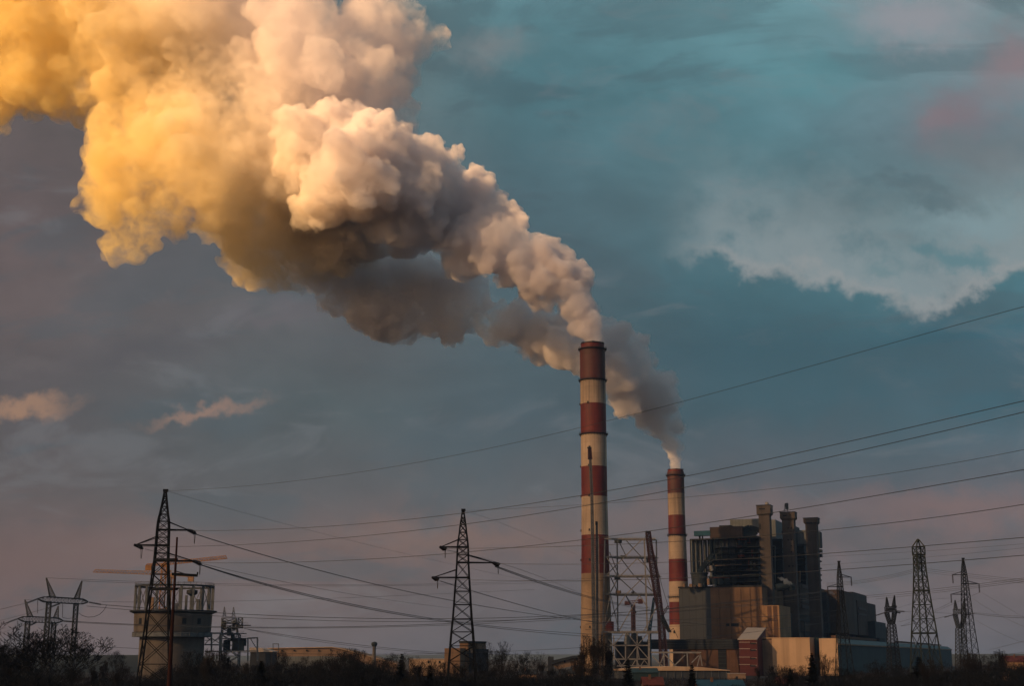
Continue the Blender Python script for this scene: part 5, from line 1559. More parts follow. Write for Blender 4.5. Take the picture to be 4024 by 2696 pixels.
gable_house('teal-green shed right of the conifer, under the pale roof edge', 2486, 2586, 2645, 2629, 640, 14, 'clad_teal', 'clad_teal', name='shed', wins=0)
gable_house('small house with sunlit wall half hidden in brush below the tall chimney', 2236, 2290, 2650, 2632, 560, 9, 'cream2', 'roof_dark')
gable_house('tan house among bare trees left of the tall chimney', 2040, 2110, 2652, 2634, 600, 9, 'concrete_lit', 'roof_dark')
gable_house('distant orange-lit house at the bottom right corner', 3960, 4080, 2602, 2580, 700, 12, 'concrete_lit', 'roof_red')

# slanting tan building left of the chimney
sb = thing('coal_gallery', (P(2210, 2600, 850).x, 850, 0), 'tan sloping gallery roof climbing to the base of the tall chimney', 'gallery')
mb = MB(); pl = [P(2172, 2612, 850), P(2255, 2588, 850), P(2300, 2583, 850), P(2300, 2608, 850), P(2190, 2632, 850)]; mb.prism(pl, (0, 12, 0)); mb.build('wall', M['cream2'], sb)
mb = MB(); pl = [P(2168, 2612, 848), P(2255, 2587, 848), P(2302, 2582, 848), P(2302, 2576, 848), P(2253, 2579, 848), P(2170, 2598, 848)]; mb.prism(pl, (0, 15, 0)); mb.build('roof', M['roof_dark'], sb)
for X in (2216, 2262): mb = MB(); mb.obox(P(X, 2606 - (X - 2216) * .2, 849.7), (1, 0, 0), (0, .4, 0), (0, 0, 1.6)); mb.build('window', M['glass'], sb)
mb = MB(); p = P(2154, 2612, 850); mb.obox((p.x, 851, 0), (3.4, 0, 0), (0, 5, 0), (0, 0, pz(2154, 2582, 850))); mb.build('end_tower', M['dark_wall'], sb)
for X in (2200, 2245, 2290): mb = MB(); p = P(X, 2620, 853); mb.beam((p.x, 853, 0), (p.x, 853, p.z), .8); mb.build('column', M['concrete'], sb)

# ------------------------------------------------------------------ left middle distance
# long cream hall with round vents
DH = 900.0
ch_ = thing('storage_hall', (P(1280, 2580, DH).x, DH, 0), 'long cream storage hall with a row of round vents behind the treetops', 'hall')
tp_ = [(984, 2552), (1072, 2549), (1306, 2545), (1350, 2554), (1404, 2568), (1504, 2596), (1560, 2611)]
poly = [P(x, y, DH) for x, y in tp_]
b1 = P(1560, 2640, DH); b0 = P(984, 2640, DH)
mb = MB(); mb.prism(poly + [Vector((b1.x, DH, 0)), Vector((b0.x, DH, 0))], (0, 60, 0)); mb.build('wall', M['cream2'], ch_)
mb = MB()
for (a, b) in zip(tp_, tp_[1:]):
    mb.prism([P(a[0], a[1] - 1, DH - 1) + EZ * .05, P(b[0], b[1] - 1, DH - 1) + EZ * .05, P(b[0], b[1] + 2, DH - 1) + EZ * .05, P(a[0], a[1] + 2, DH - 1) + EZ * .05], (0, .9, 0))
mb.build('roof_edge', M['cream'], ch_)
mb = MB()
poly = [P(x, y + 34, DH - .5) for x, y in ((1000, 2548), (1310, 2546), (1380, 2560), (1490, 2592))]
mb.prism(poly + [Vector((poly[-1].x, DH - .5, 0)), Vector((poly[0].x, DH - .5, 0))], (0, .4, 0)); mb.build('lower_wall', M['clad_pale'], ch_)
for (x, y) in ((1108, 2559), (1156, 2558), (1205, 2558), (1252, 2558), (1300, 2556), (1352, 2567), (1397, 2578), (1491, 2600)):
    mb = MB(); p = P(x, y, DH - .8); mb.tube(p, p + Vector((0, .9, 0)), 3.4 * mpp(x, y, DH), n=14); mb.build('vent', M['dark_steel'], ch_)
# pale low roof left of it
lr_ = thing('low_building', (P(1020, 2560, 860).x, 860, 0), 'low building with a sunlit whitish roof beside the process tower', 'building')
mb = MB(); mb.prism([P(980, 2546, 860), P(1020, 2547, 860), P(1072, 2561, 860), P(1072, 2564, 860), P(980, 2564, 860)], (0, 20, 0)); mb.build('roof', M['roof_pale'], lr_)
p, q = P(984, 2564, 861), P(1070, 2564, 861); mb = MB(); mb.obox((p.x, 861, 0), (q.x - p.x, 0, 0), (0, 18, 0), (0, 0, p.z - .05)); mb.build('wall', M['dark_wall'], lr_)
fr_ = thing('pipe_gantry', (P(1085, 2550, 880).x, 880, 0), 'small thin portal frame standing on the storage hall line', 'gantry')
mb = MB()
for X in (1073, 1094): mb.beam(P(X, 2640, 880), P(X, 2532, 880), .4)
mb.beam(P(1071, 2532, 880), P(1096, 2532, 880), .4); mb.build('frame', M['grey_steel'], fr_)
# mushroom vent tower
vt = P(1471, 2531, 840); k_ = mpp(1471, 2540, 840)
vroot = thing('vent_tower', (vt.x, 840, 0), 'grey mushroom-headed vent tower rising behind the treetops', 'tower')
mb = MB(); mb.lathe((vt.x, 840, 0), [(9 * k_, 0), (6.5 * k_, pz(1471, 2560, 840)), (6.5 * k_, pz(1471, 2537, 840))], 20); mb.build('shaft', M['concrete'], vroot, smooth=True)
mb = MB(); zz = pz(1471, 2536, 840); mb.lathe((vt.x, 840, zz), [(6 * k_, -1.2), (11 * k_, -.2), (12 * k_, .2), (12 * k_, 1.1), (7 * k_, 1.7), (.1, 1.9)], 24); mb.build('cap', M['boiler_mid'], vroot, smooth=True)
# low cream strip hall
p, q = P(1608, 2593, 880), P(1746, 2592, 880)
sr = thing('low_hall', (p.x, 880, 0), 'low cream strip of a hall left of the orange-brown block behind the middle pylon', 'hall')
mb = MB(); mb.obox((p.x, 880, 0), (q.x - p.x, 0, 0), (0, 25, 0), (0, 0, p.z)); mb.build('wall', M['cream'], sr)
mb = MB(); mb.obox((p.x - .3, 879.6, p.z + .01), (q.x - p.x + .6, 0, 0), (0, 26, 0), (0, 0, .5)); mb.build('roof_edge', M['roof_pale'], sr)
for X in (1680, 1724): mb = MB(); s = P(X, 2608, 879.8); mb.obox(s, (1.2, 0, 0), (0, .4, 0), (0, 0, 1.4)); mb.build('window', M['glass'], sr)
# orange-brown block behind the middle pylon
ob, oc, oa, od = yawed('office_block', 'orange-brown block with a taller tower part behind the middle pylon', 'building', 1808, 2549, 800, 1747, 22, 'concrete_tan')
c2 = P(1840, 2529, 806); a2_ = along(c2, -EX, 1806); mb = MB(); oblock(mb, c2, a2_, 26, 0, c2.z); mb.build('tower_part', M['concrete_tan'], ob)
c3 = P(1866, 2552, 806); a3_ = along(c3, -EX, 1841); mb = MB(); oblock(mb, c3, a3_, 20, 0, c3.z); mb.build('shaded_part', M['dark_wall'], ob)  # shade side of the block, its shade put in as a dark wall colour
mb = MB(); oblock(mb, c2 + EX * .3 - EY * .3, a2_ + .6, 26.6, c2.z + .01, c2.z + 1.2); mb.build('coping', M['roof_dark'], ob)
for X in (1822, 1834): mb = MB(); s = P(X, 2572, 805); mb.obox(s, EX * 1.2, EY * .4, (0, 0, 1.6)); mb.build('window', M['glass'], ob)

# drum tower with a crown of columns under construction
DT = 760.0
tc_ = P(682, 2412, DT); k_ = mpp(682, 2412, DT)
dt = thing('drum_tower', (tc_.x, DT, 0), 'round concrete tower under construction with an open ring of columns on top', 'tower')
R1 = 152 * k_; R2 = 124 * k_
def zt(Y): return pz(682, Y, DT)
mb = MB(); mb.lathe((tc_.x, DT, 0), [(R2, 0), (R2, zt(2504))], 48); mb.build('lower_drum', M['concrete'], dt, smooth=True)
mb = MB(); mb.lathe((tc_.x, DT, 0), [(R2, zt(2506)), (R1, zt(2505)), (R1, zt(2490)), (R1 * .94, zt(2488)), (R1 * .94, zt(2484))], 48)
mb.build('ledge', M['grey_steel'], dt, smooth=True)
for i in range(28):
    t = 2 * math.pi * i / 28
    mb = MB(); a = Vector((tc_.x + R1 * .99 * math.cos(t), DT + R1 * .99 * math.sin(t), zt(2504))); mb.beam(a, Vector((a.x, a.y, zt(2486))), .5); mb.build('ledge_post', M['grey_steel'], dt)
mb = MB(); mb.lathe((tc_.x, DT, 0), [(R1 * .96, zt(2486)), (R1 * .97, zt(2482)), (R1 * .985, zt(2420)), (R1 * .985, zt(2414))], 48, ); mb.build('upper_drum', M['concrete'], dt, smooth=True)
mb = MB(); mb.lathe((tc_.x, DT, 0), [(R1 * .985, zt(2414)), (R1 * 1.08, zt(2409)), (R1 * 1.10, zt(2407)), (R1 * 1.10, zt(2402)), (.1, zt(2402))], 48); mb.build('slab', M['dark_wall'], dt, smooth=True)
for tt in (-1.05, -.62, -2.3):
    a = Vector((tc_.x + R1 * .985 * math.cos(tt), DT + R1 * .985 * math.sin(tt), zt(2456))); e = Vector((-math.sin(tt), math.cos(tt), 0))
    mb = MB(); mb.obox(a - e * 1.1 + Vector((math.cos(tt), math.sin(tt), 0)) * .05, e * 2.2, Vector((math.cos(tt), math.sin(tt), 0)) * -.6, (0, 0, 3)); mb.build('opening', M['glass'], dt)
NC = 20
for i in range(NC):
    t = 2 * math.pi * (i + .3) / NC
    a = Vector((tc_.x + R1 * .985 * math.cos(t), DT + R1 * .985 * math.sin(t), zt(2402)))
    mb = MB(); mb.beam(a, Vector((a.x, a.y, zt(2308))), 1.0, 1.2); mb.build('column', M['grey_steel'], dt)
    if i % 3 == 0:
        t2 = 2 * math.pi * (i + 1.3) / NC; b = Vector((tc_.x + R1 * .985 * math.cos(t2), DT + R1 * .985 * math.sin(t2), zt(2308)))
        mb = MB(); mb.beam(a, b, .28); mb.beam(Vector((a.x, a.y, zt(2308))), Vector((b.x, b.y, zt(2402))), .28); mb.build('brace', M['grey_steel'], dt)
mb = MB(); mb.lathe((tc_.x, DT, 0), [(R1 * .93, zt(2310)), (R1 * 1.01, zt(2310)), (R1 * 1.01, zt(2303)), (R1 * .93, zt(2303)), (R1 * .93, zt(2310))], 48); mb.build('ring_beam', M['dark_steel'], dt)
mb = MB()
for i in range(40):
    t = 2 * math.pi * i / 40; t2 = 2 * math.pi * (i + 1) / 40
    a = Vector((tc_.x + R1 * math.cos(t), DT + R1 * math.sin(t), zt(2303))); b = Vector((tc_.x + R1 * math.cos(t2), DT + R1 * math.sin(t2), zt(2303)))
    mb.beam(a, a + EZ * 1.3, .14); mb.beam(a + EZ * 1.3, b + EZ * 1.3, .14); mb.beam(a + EZ * .7, b + EZ * .7, .1)
mb.build('railing', M['grey_steel'], dt)
mb = MB(); mb.lathe((tc_.x + 10, DT - 2, 0), [(.8, zt(2345)), (3.0, zt(2335)), (3.0, zt(2322)), (.8, zt(2318))], 16); mb.build('hopper', M['dark_steel'], dt, smooth=True)
for (dx, dz0, dz1, m, w) in ((-11, 2402, 2350, 'cream2', 2.2), (2, 2402, 2372, 'white_steel', 2.6), (12, 2402, 2355, 'grey_steel', 1.6), (6, 2402, 2340, 'grey_steel', 1.2), (-3, 2402, 2388, 'crane_pale', 2.2)):
    mb = MB(); mb.beam((tc_.x + dx, DT + dx * .4, zt(dz0)), (tc_.x + dx, DT + dx * .4, zt(dz1)), w); mb.build('machinery', M[m], dt)

# tower cranes behind the left pylon
def tower_crane(label, Xm, Yh, D, jib, cjib, m, mw, apex=None, depth_run=0):
    base = P(Xm, Yh, D); kk_ = mpp(Xm, Yh, D)
    root = thing('tower_crane', (base.x, D, 0), label, 'tower crane')
    mb = MB(); lattice(mb, None, [((base.x, D, 0), mw * kk_), ((base.x, D, base.z), mw * kk_)], .45, .26, .3, step=2.6 * mw * kk_); mb.build('mast', M[m], root)
    mb = MB(); mb.obox((base.x - 1.4, D - 1.3, base.z - 1.2), (2.8, 0, 0), (0, 2.6, 0), (0, 0, 2.2)); mb.build('slewing_unit', M[m], root)
    mb = MB(); mb.obox((base.x + 1.5, D - 2.2, base.z - 2.2), (1.7, 0, 0), (0, 1.8, 0), (0, 0, 2.3)); mb.build('cab', M[m], root)
    def truss(mb, a, b, h, n):
        a, b = Vector(a), Vector(b); ey = Vector((0, 1, 0))
        for i in range(n):
            p, q = a.lerp(b, i / n), a.lerp(b, (i + 1) / n)
            for s_ in (-.7, .7):
                mb.beam(p + ey * s_, q + ey * s_, .3)
                mb.beam(p + ey * s_, p.lerp(q, .5) + EZ * h, .2); mb.beam(q + ey * s_, p.lerp(q, .5) + EZ * h, .2)
            mb.beam(p - ey * .7, p + ey * .7, .18)
            if i < n - 1: mb.beam(p.lerp(q, .5) + EZ * h, q.lerp(a.lerp(b, (i + 2) / n), .5) + EZ * h, .3)
    mb = MB(); truss(mb, P(Xm, Yh, D), P(jib[0], jib[1], D + depth_run), 1.7, 22); mb.build('jib', M[m], root)
    mb = MB(); truss(mb, P(Xm, Yh, D), P(cjib[0], cjib[1], D), 1.0, 7); mb.build('counter_jib', M[m], root)
    mb = MB(); p = P(cjib[0], cjib[1], D); s = 1 if cjib[0] < Xm else -1; mb.obox(p + Vector((0 if s > 0 else -3.4, -1, -2.6)), (3.4, 0, 0), (0, 2, 0), (0, 0, 2.8)); mb.build('counterweight', M[m], root)
    if apex:
        mb = MB(); ap = P(apex[0], apex[1], D); mb.beam(base + Vector((-1, 0, 0)), ap, .35); mb.beam(base + Vector((1, 0, 0)), ap, .35)
        mb.beam(ap, base.lerp(P(jib[0], jib[1], D + depth_run), .55) + EZ * 1.7, .14); mb.beam(ap, P(cjib[0], cjib[1], D), .14); mb.build('apex', M[m], root)
    return root
tower_crane('bright orange tower crane with its jib reaching right behind the left pylon', 645, 2222, 780, (892, 2196), (573, 2224), 'crane_orange', 9.5, (645, 2206))
tower_crane('faded tower crane with its long jib reaching left of the left pylon', 672, 2262, 820, (367, 2250), (762, 2270), 'crane_pale', 4.0, (671, 2243))

# process tower with twin spikes
DPp = 800.0
pt2 = thing('process_tower', (P(910, 2500, DPp).x, DPp, 0), 'cluttered grey process tower with twin spikes right of the drum tower', 'process tower')
k_ = mpp(900, 2450, DPp)
for X, yt in ((882, 2387), (918, 2388)):
    mb = MB(); lattice(mb, None, [(P(X, 2425, DPp), 6 * k_), (P(X, yt, DPp), .6 * k_)], .3, .18, .2, step=1.8); mb.build('spike', M['grey_steel'], pt2)
mb = MB(); lattice(mb, None, [((P(905, 2560, DPp).x, DPp, 0), 36 * k_), (P(905, 2495, DPp), 36 * k_)], .6, .35, .1, step=6); mb.build('base_frame', M['grey_steel'], pt2)
mb = MB(); lattice(mb, None, [(P(903, 2495, DPp), 30 * k_), (P(901, 2430, DPp), 26 * k_)], .5, .3, .1, step=3.6); mb.build('upper_frame', M['grey_steel'], pt2)
mb = MB(); lattice(mb, None, [(P(945, 2470, DPp), 8 * k_), (P(945, 2430, DPp), 8 * k_)], .4, .25, .1, step=3); mb.build('side_frame', M['grey_steel'], pt2)
for (x, y0, y1, r, m) in ((880, 2475, 2440, 8, 'boiler_mid'), (918, 2478, 2438, 6, 'clad_pale'), (900, 2500, 2470, 9, 'clad_pale'), (935, 2560, 2508, 24, 'concrete'), (890, 2560, 2515, 14, 'boiler_mid'), (914, 2520, 2492, 8, 'boiler_dark'), (960, 2540, 2512, 8, 'boiler_mid'), (872, 2470, 2455, 5, 'cream2')):
    p, q = P(x, y0, DPp), P(x, y1, DPp); mb = MB(); mb.lathe((p.x, DPp, 0), [(r * k_, max(0, p.z)), (r * k_, q.z - .5), (r * k_ * .5, q.z), (.05, q.z + .1)], 16); mb.build('vessel', M[m], pt2, smooth=True)
for Y, x0, x1 in ((2492, 862, 958), (2512, 855, 970), (2470, 868, 945), (2450, 872, 940), (2460, 930, 975)):
    p, q = P(x0, Y, DPp - 5), P(x1, Y, DPp - 5); mb = MB(); mb.obox(p, (q.x - p.x, 0, 0), (0, 9, 0), (0, 0, .45)); mb.beam(p + EZ * 1.4, q + EZ * 1.4, .14); mb.build('platform', M['grey_steel'] if Y != 2460 else M['dark_steel'], pt2)
wf = thing('steel_framework', (P(840, 2540, 770).x, 770, 0), 'pale steel frame with crossed braces between the drum tower and the process tower', 'steel frame')
mb = MB()
for (a, b, w) in (((804, 2490), (872, 2490), .8), ((804, 2535), (870, 2536), .7), ((831, 2490), (831, 2560), .8), ((869, 2495), (869, 2562), .9), ((806, 2518), (868, 2516), .35), ((806, 2500), (830, 2520), .35), ((806, 2532), (830, 2508), .35), ((830, 2508), (866, 2532), .35), ((832, 2530), (866, 2500), .35), ((806, 2562), (1010, 2560), .7), ((906, 2562), (880, 2585), .4), ((906, 2562), (940, 2588), .4)):
    mb.beam(P(*a, 770), P(*b, 770), w)
mb.build('frame', M['white_steel'], wf)
pr = thing('pipe_gantry', (P(990, 2530, 790).x, 790, 0), 'pale portal frame with one diagonal, right of the process tower', 'gantry')
mb = MB()
for (a, b, w) in (((972, 2510), (1013, 2508), .8), ((1012, 2508), (1011, 2600), .8), ((974, 2510), (974, 2600), .7), ((985, 2512), (1008, 2550), .4)):
    mb.beam(P(*a, 790), P(*b, 790), w)
mb.build('frame', M['white_steel'], pr)

# ------------------------------------------------------------------ vegetation
def ribbon(mb, p, q, r0, r1):
    """three-sided tapering twig"""
    d = (q - p)
    if d.length < 1e-5: return
    d.normalize()
    ref = Vector((0, 0, 1)) if abs(d.z) < .9 else Vector((1, 0, 0))
    a = d.cross(ref).normalized(); b = d.cross(a)
    o = len(mb.v)
    for c, r in ((p, r0), (q, r1)):
        for i in range(3):
            t = 2.0944 * i
            w = c + a * (r * math.cos(t)) + b * (r * math.sin(t)); mb.v.append((w.x, w.y, w.z))
    for i in range(3):
        j = (i + 1) % 3
        mb.f.append((o + i, o + j, o + 3 + j, o + 3 + i)); mb.mi.append(0)


def bare_tree(seed, H=10.0, spread=.55, up=.35, trunk_h=.25, depth=6, twig_r=.022, n0=3, ratio=(.62, .86), limb=.26):
    rnd = random.Random(seed)
    trunk = MB(); crown = MB()
    def grow(p, d, L, r, lv):
        segs = 3 if lv < 3 else 2
        for s in range(segs):
            nd = (d + Vector((rnd.gauss(0, .13), rnd.gauss(0, .13), rnd.gauss(0, .08) + up * .10))).normalized()
            q = p + nd * (L / segs)
            r2 = max(twig_r, r * (.86 if s < segs - 1 else .78))
            ribbon(trunk if lv < 2 else crown, p, q, r, r2)
            p, d, r = q, nd, r2
            if lv >= 2 and s < segs - 1 and rnd.random() < .7:
                side = Vector((rnd.gauss(0, 1), rnd.gauss(0, 1), rnd.gauss(0, .5))).normalized()
                grow(p, (d + side * .8).normalized(), L * .5, max(twig_r, r * .5), max(lv + 2, depth - 1))
        if lv >= depth: return
        n = n0 if lv == 0 else rnd.choice((2, 3))
        for i in range(n):
            t = 2 * math.pi * (i + rnd.random() * .7) / n
            a = Vector((math.cos(t), math.sin(t), 0))
            nd = (d * (1 - spread * .35) + a * spread * rnd.uniform(.6, 1.2) + Vector((0, 0, up))).normalized()
            grow(p, nd, (H * limb if lv == 0 else L) * rnd.uniform(*ratio), max(twig_r, r * rnd.uniform(.55, .72)), lv + 1)
    grow(Vector((0, 0, 0)), Vector((0, 0, 1)), H * trunk_h, H * .026, 0)
    # scale to the asked height
    zs = max(v[2] for v in crown.v); f = H / zs
    for mb in (trunk, crown): mb.v = [(a * f, b * f, c * f) for a, b, c in mb.v]
    return trunk, crown


def tree_proto(name, mbs, mats_, names):
    root = bpy.data.objects.new(name, None); COL.objects.link(root)
    for mb, m, nn in zip(mbs, mats_, names):
        mb.build(nn, M[m], root)
    return root


def conifer(seed, H=12.0, base_r=.26):
    rnd = random.Random(seed)
    tr = MB(); cr_ = MB()
    tr.tube((0, 0, 0), (0, 0, H * .97), H * .02, .03, 6)
    z = H * .06
    while z < H * .985:
        f = 1 - z / H
        rr = H * base_r * (f ** .85) * rnd.uniform(.78, 1.12) + .12
        n = max(5, int(11 * f) + 4)
        for i in range(n):
            t = 2 * math.pi * (i + rnd.random()) / n
            L = rr * rnd.uniform(.65, 1.15)
            d = Vector((math.cos(t), math.sin(t), 0)); dr = rnd.uniform(-.35, .08)
            k = 7
            for j in range(k):
                u = (j + 1) / k
                c = Vector((0, 0, z)) + d * (L * u) + Vector((0, 0, L * (dr * u + .12 * u * u)))
                w = (.16 + .30 * (1 - u)) * (.5 + f) * 1.1
                for _ in range(2):
                    e = Vector((-d.y, d.x, rnd.uniform(-.4, .4))) * w * rnd.uniform(.7, 1.3); g2 = (d + Vector((0, 0, rnd.uniform(-.9, .2)))).normalized() * w * 1.3
                    o = len(cr_.v)
                    for p in (c - e, c + e * .2 - Vector((0, 0, w * .5)), c + g2, c + e):
                        cr_.v.append(tuple(p))
                    cr_.f.append((o, o + 1, o + 2, o + 3)); cr_.mi.append(0)
        z += H * .021 * rnd.uniform(.8, 1.2)
    return tr, cr_


PROTOS = {}
def get_proto(key):
    if key in PROTOS: return PROTOS[key]
    kind, seed = key
    if kind == 'round':   r = tree_proto('bare_tree', bare_tree(seed, 10, .50, .34, .24, 7, .010, 4, limb=.30), ('bark', 'twig'), ('trunk', 'crown'))
    elif kind == 'brown': r = tree_proto('bare_tree', bare_tree(seed, 10, .46, .40, .20, 7, .010, 4, limb=.32), ('bark', 'twig_brown'), ('trunk', 'crown'))
    elif kind == 'poplar': r = tree_proto('bare_tree', bare_tree(seed, 10, .24, .85, .20, 7, .010, 5, limb=.30), ('bark', 'twig_brown'), ('trunk', 'crown'))
    elif kind == 'big':   r = tree_proto('bare_tree', bare_tree(seed, 10, 0.72, .30, .10, 7, .019, 8, ratio=(.60, .80), limb=.46), ('bark', 'twig'), ('trunk', 'crown'))
    elif kind == 'conifer': r = tree_proto('conifer_tree', conifer(seed), ('bark', 'needle'), ('trunk', 'crown'))
    elif kind == 'shrub': r = tree_proto('bare_shrub', bare_tree(seed, 5, .60, .5, .07, 6, .009, 7, limb=.34), ('bark', 'twig'), ('stem', 'crown'))
    r.location = (0, -100, 0)
    r['_used'] = 0
    PROTOS[key] = r
    KIDS[r.name] = list(r.children)
    return r


def plant(key, X, Ytop, D, label, group=None, wide=1.0, rot=None, cat=None):
    pr_ = get_proto(key)
    top = P(X, Ytop, D); H0 = {'conifer': 12.0, 'shrub': 5.0}.get(key[0], 10.0)
    s = max(.2, top.z / H0)
    rot = rnd_v.random() * 6.28 if rot is None else rot
    if not pr_['_used']:
        pr_['_used'] = 1
        pr_.location = (top.x, D, 0); pr_.rotation_euler = (0, 0, rot); pr_.scale = (s * wide, s * wide, s); o = pr_
    else:
        o = copy_thing(pr_, (top.x, D, 0), rot, (s * wide, s * wide, s))
    tag(o, label, cat or {'conifer': 'conifer', 'shrub': 'shrub'}.get(key[0], 'tree'))
    if group: o['group'] = group
    elif 'group' in o: del o['group']
    return o


rnd_v = random.Random(77)
# single trees one can point to
plant(('big', 3), 126, 2440, 250, 'big round-crowned bare tree at the far left before the gantries', wide=1.42)
plant(('conifer', 1), 1580, 2566, 300, 'dark pointed conifer left of the middle pylon')
plant(('conifer', 2), 1690, 2612, 300, 'lower conifer just left of the foot of the middle pylon')
plant(('conifer', 1), 2467, 2584, 300, 'dark conifer before the low lattice frame', rot=2)
plant(('conifer', 2), 2718, 2610, 290, 'dark conifer before the truss bridge', rot=1)
plant(('conifer', 3), 3189, 2563, 310, 'tall ragged conifer before the cream hall', wide=.9)
plant(('conifer', 3), 1028, 2594, 280, 'broad dark conifer below the pale portal frame at left', rot=2, wide=1.2)
plant(('round', 1), 1938, 2515, 330, 'tallest bare tree between the middle pylon and the tall chimney', wide=.95)
plant(('round', 2), 2090, 2558, 340, 'rounded bare tree right of the tallest one beside the middle pylon', wide=1.1)
plant(('poplar', 1), 2345, 2490, 340, 'tall brown bare poplar right before the tall chimney', wide=1.1)
plant(('poplar', 2), 2306, 2528, 345, 'slimmer bare poplar at the left edge of the tall chimney')
plant(('poplar', 1), 2382, 2515, 350, 'bare poplar to the right of the tallest poplar at the tall chimney', rot=2.4)
plant(('brown', 3), 3243, 2557, 330, 'bare tree silhouetted on the second cream wall')
plant(('brown', 4), 3128, 2612, 320, 'small bare tree with tangled twigs before the cream hall')
plant(('round', 5), 3040, 2612, 318, 'spreading bare tree low in front of the red block')
plant(('conifer', 2), 3104, 2625, 316, 'low dark conifer before the weathered end of the cream hall', rot=.5, wide=1.1)
plant(('conifer', 1), 3610, 2578, 340, 'dark bushy evergreen below the green pylon', rot=.9, wide=1.6)
plant(('brown', 3), 3836, 2578, 345, 'brownish bare tree at the foot of the three-armed pylon', rot=2.2, wide=1.2)
plant(('poplar', 2), 3930, 2568, 420, 'thin pale poplar right of the three-armed pylon', rot=1.2)
plant(('round', 2), 458, 2556, 520, 'faint bare tree rising over the dark bank left of the left pylon')
# the belt
G1 = 'bare trees of the dark belt along the bottom'
GL = 'bare leafless tree in the dark belt along the bottom of the view'
prof_x = [0, 150, 300, 420, 560, 700, 820, 950, 1080, 1200, 1300, 1450, 1560, 1700, 1850, 2000, 2150, 2300, 2450, 2600, 2750, 2900, 3050, 3200, 3330, 3500, 3650, 3800, 3950, 4040]
prof_y = [2540, 2590, 2640, 2600, 2625, 2585, 2565, 2590, 2575, 2570, 2568, 2560, 2590, 2600, 2600, 2600, 2610, 2590, 2640, 2660, 2660, 2655, 2628, 2625, 2615, 2600, 2598, 2575, 2570, 2590]
keys = [('round', 1), ('round', 2), ('round', 5), ('brown', 3), ('brown', 4), ('round', 6), ('poplar', 2)]
ZONES = [(-200, 480, 'left of the left pylon'), (480, 1000, 'below the drum tower and the left pylon'), (1000, 1640, 'below the long cream hall'), (1640, 2250, 'between the middle pylon and the tall chimney'),
         (2250, 2960, 'below the two chimneys'), (2960, 3330, 'before the cream walls'), (3330, 3780, 'before the teal hall'), (3780, 4300, 'at the right edge')]
def zone(x):
    return next(z[2] for z in ZONES if z[0] <= x < z[1])
x = -60
while x < 4110:
    y = float(np.interp(x, prof_x, prof_y))
    D = rnd_v.uniform(290, 430)
    if 2480 < x < 2960: y += 26
    tall = rnd_v.random() < .3
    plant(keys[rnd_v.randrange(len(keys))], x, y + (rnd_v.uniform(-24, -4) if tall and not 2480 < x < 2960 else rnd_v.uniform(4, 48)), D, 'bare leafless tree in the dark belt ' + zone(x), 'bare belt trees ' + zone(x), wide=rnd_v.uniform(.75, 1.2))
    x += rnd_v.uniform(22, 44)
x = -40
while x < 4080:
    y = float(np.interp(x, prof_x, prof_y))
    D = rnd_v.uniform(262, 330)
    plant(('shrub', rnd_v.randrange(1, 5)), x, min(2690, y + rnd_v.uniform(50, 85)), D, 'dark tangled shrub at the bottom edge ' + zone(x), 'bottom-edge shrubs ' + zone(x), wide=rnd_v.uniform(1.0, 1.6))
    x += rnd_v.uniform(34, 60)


# the undergrowth no one could count
def thicket(name, D0, D1_, off, n, m, seed, label, sz):
    rnd = random.Random(seed); mb = MB()
    for _ in range(n):
        X = rnd.uniform(-120, 4150); D = rnd.uniform(D0, D1_)
        y = float(np.interp(X, prof_x, prof_y)) + off + 22 * mnoise.noise(Vector((X * .008, D * .01, seed)))
        if 2480 < X < 2980 and off < 100: y = max(y, 2690)
        zt_ = max(1.0, P(X, y, D).z) ; c = P(X, y, D)
        z = rnd.random() ** .55 * zt_
        p = Vector((c.x, D, z))
        s = sz * rnd.uniform(.6, 1.5)
        for _k in range(3):
            d = Vector((rnd.gauss(0, .7), rnd.gauss(0, .7), rnd.uniform(.2, 1.3))).normalized() * s
            e = Vector((rnd.gauss(0, 1), rnd.gauss(0, 1), rnd.gauss(0, .4))).normalized() * s * .07
            o = len(mb.v)
            for q in (p - e, p + e, p + d): mb.v.append(tuple(q))
            mb.f.append((o, o + 1, o + 2)); mb.mi.append(0)
    o = mb.build(name, M[m], org=(0, (D0 + D1_) / 2, 0))
    return tag(o, label, 'undergrowth', kind='stuff')
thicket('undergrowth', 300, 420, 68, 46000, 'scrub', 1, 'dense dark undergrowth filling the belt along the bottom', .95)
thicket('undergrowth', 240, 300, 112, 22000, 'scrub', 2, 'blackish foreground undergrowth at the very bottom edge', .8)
thicket('far_scrub', 520, 700, 46, 16000, 'scrub_brown', 3, 'brownish far scrub behind the dark belt', 1.3)

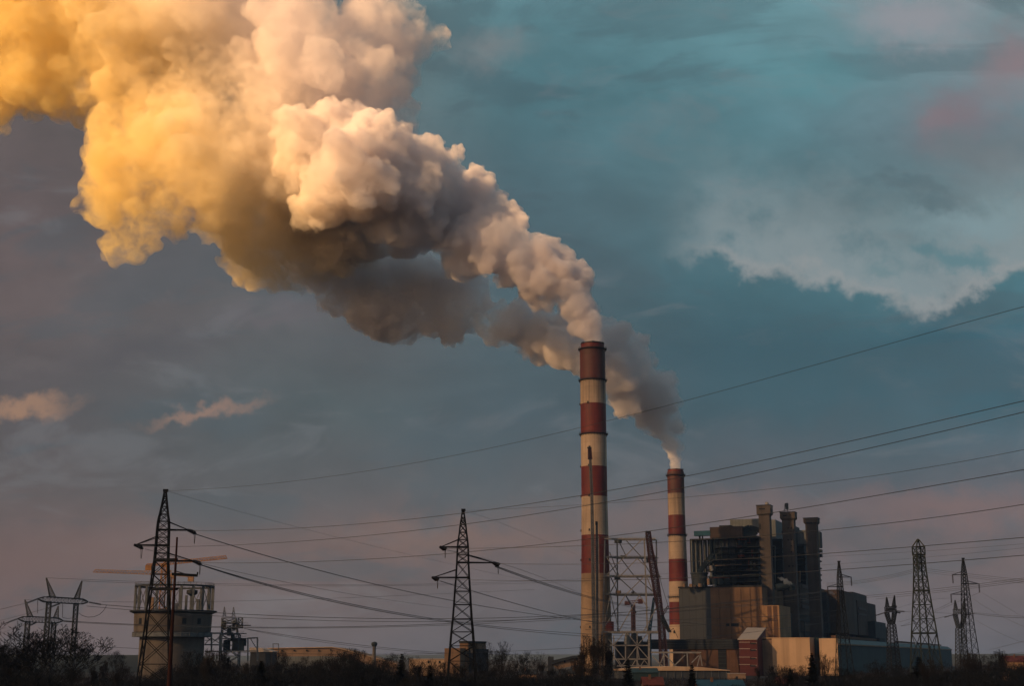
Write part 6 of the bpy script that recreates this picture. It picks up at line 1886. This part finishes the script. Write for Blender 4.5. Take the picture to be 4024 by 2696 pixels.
# ------------------------------------------------------------------ smoke plumes
FINE = [(9, 1.8, 'cell'), (3.6, 1.3, 'cell')]
p1 = P(2328, 1345, D1)
sp1 = thing('smoke_plume', p1, 'huge plume from the tall chimney swelling up to the golden top left', 'smoke')
smoke('smoke_column', plume_column, 1, 1.1, volume_mat('steam_dense', .15, (1, 1, 1), .0, smoke_light_tint), FINE, sp1, p1)
smoke('smoke_head', plume_cloud, 2, 1.8, volume_mat('steam_loose', .050, (1, 1, 1), .0, smoke_light_tint), [(20, 4.0, 'cell'), (8, 2.4, 'cell'), (4, 1.2, 'cell')], sp1, p1)
p2 = P(2654, 1846, D2)
o = smoke('smoke_plume', plume_far, 3, 1.1, volume_mat('steam_far', .12, (.985, .955, .955), .0, far_tint), FINE, None, p2)
tag(o, 'greyer lower plume from the shorter chimney drifting left behind the tall one', 'smoke')

# ------------------------------------------------------------------ unseen cloud added towards the sun to shade ground and plant, not high smoke
def shade_cloud():
    hs = Vector((SV.x, SV.y, 0)).normalized(); tv = Vector((-hs.y, hs.x, 0))
    c = Vector((100, 900, 0)) + hs * 1500
    top = ([-560, -330, -216, -60, -10, 60, 250, 760], [583, 648, 772, 914, 961, 1037, 972, 713])
    rnd = random.Random(9); pts = []
    v = -520
    while v < 900:
        zt_ = float(np.interp(v, *top)); z = 350
        while z < zt_ - 50:
            r = min(78, (zt_ - z) * .9 + 18)
            pts.append((c + tv * (v + rnd.uniform(-14, 14)) + hs * rnd.uniform(-12, 12) + Vector((0, 0, z)), r * rnd.uniform(.9, 1.12)))
            z += 52
        pts.append((c + tv * v + Vector((0, 0, zt_ - 38)), 40 * rnd.uniform(.8, 1.2)))
        v += 48
    me = points_to_mesh(pts, 11, 'added_shade_cloud'); me.materials.clear(); me.materials.append(volume_mat('shade_cloud_vapour', CLOUD_DENS, (.98, .98, .98), .4))
    o = bpy.data.objects.new('added_shade_cloud', me); COL.objects.link(o); me.transform(Matrix.Translation(-c)); o.location = c
    tag(o, kind='structure')
CLOUD_DENS = .0095
shade_cloud()

# ------------------------------------------------------------------ haze
hz = MB(); hz.obox((-1000, -40, -1.8), (3000, 0, 0), (0, 4400, 0), (0, 0, 900))
hm_ = bpy.data.materials.new('haze_air'); hm_.use_nodes = True; hm_.node_tree.nodes.clear(); g = NG(hm_.node_tree)
pv = g.n('ShaderNodeVolumePrincipled'); pv.inputs['Color'].default_value = (.34, .56, 1.0, 1); pv.inputs['Density'].default_value = .000045; pv.inputs['Anisotropy'].default_value = .0
out = g.n('ShaderNodeOutputMaterial'); g.l(pv.outputs[0], out.inputs['Volume'])
tag(hz.build('haze', hm_), kind='stuff')
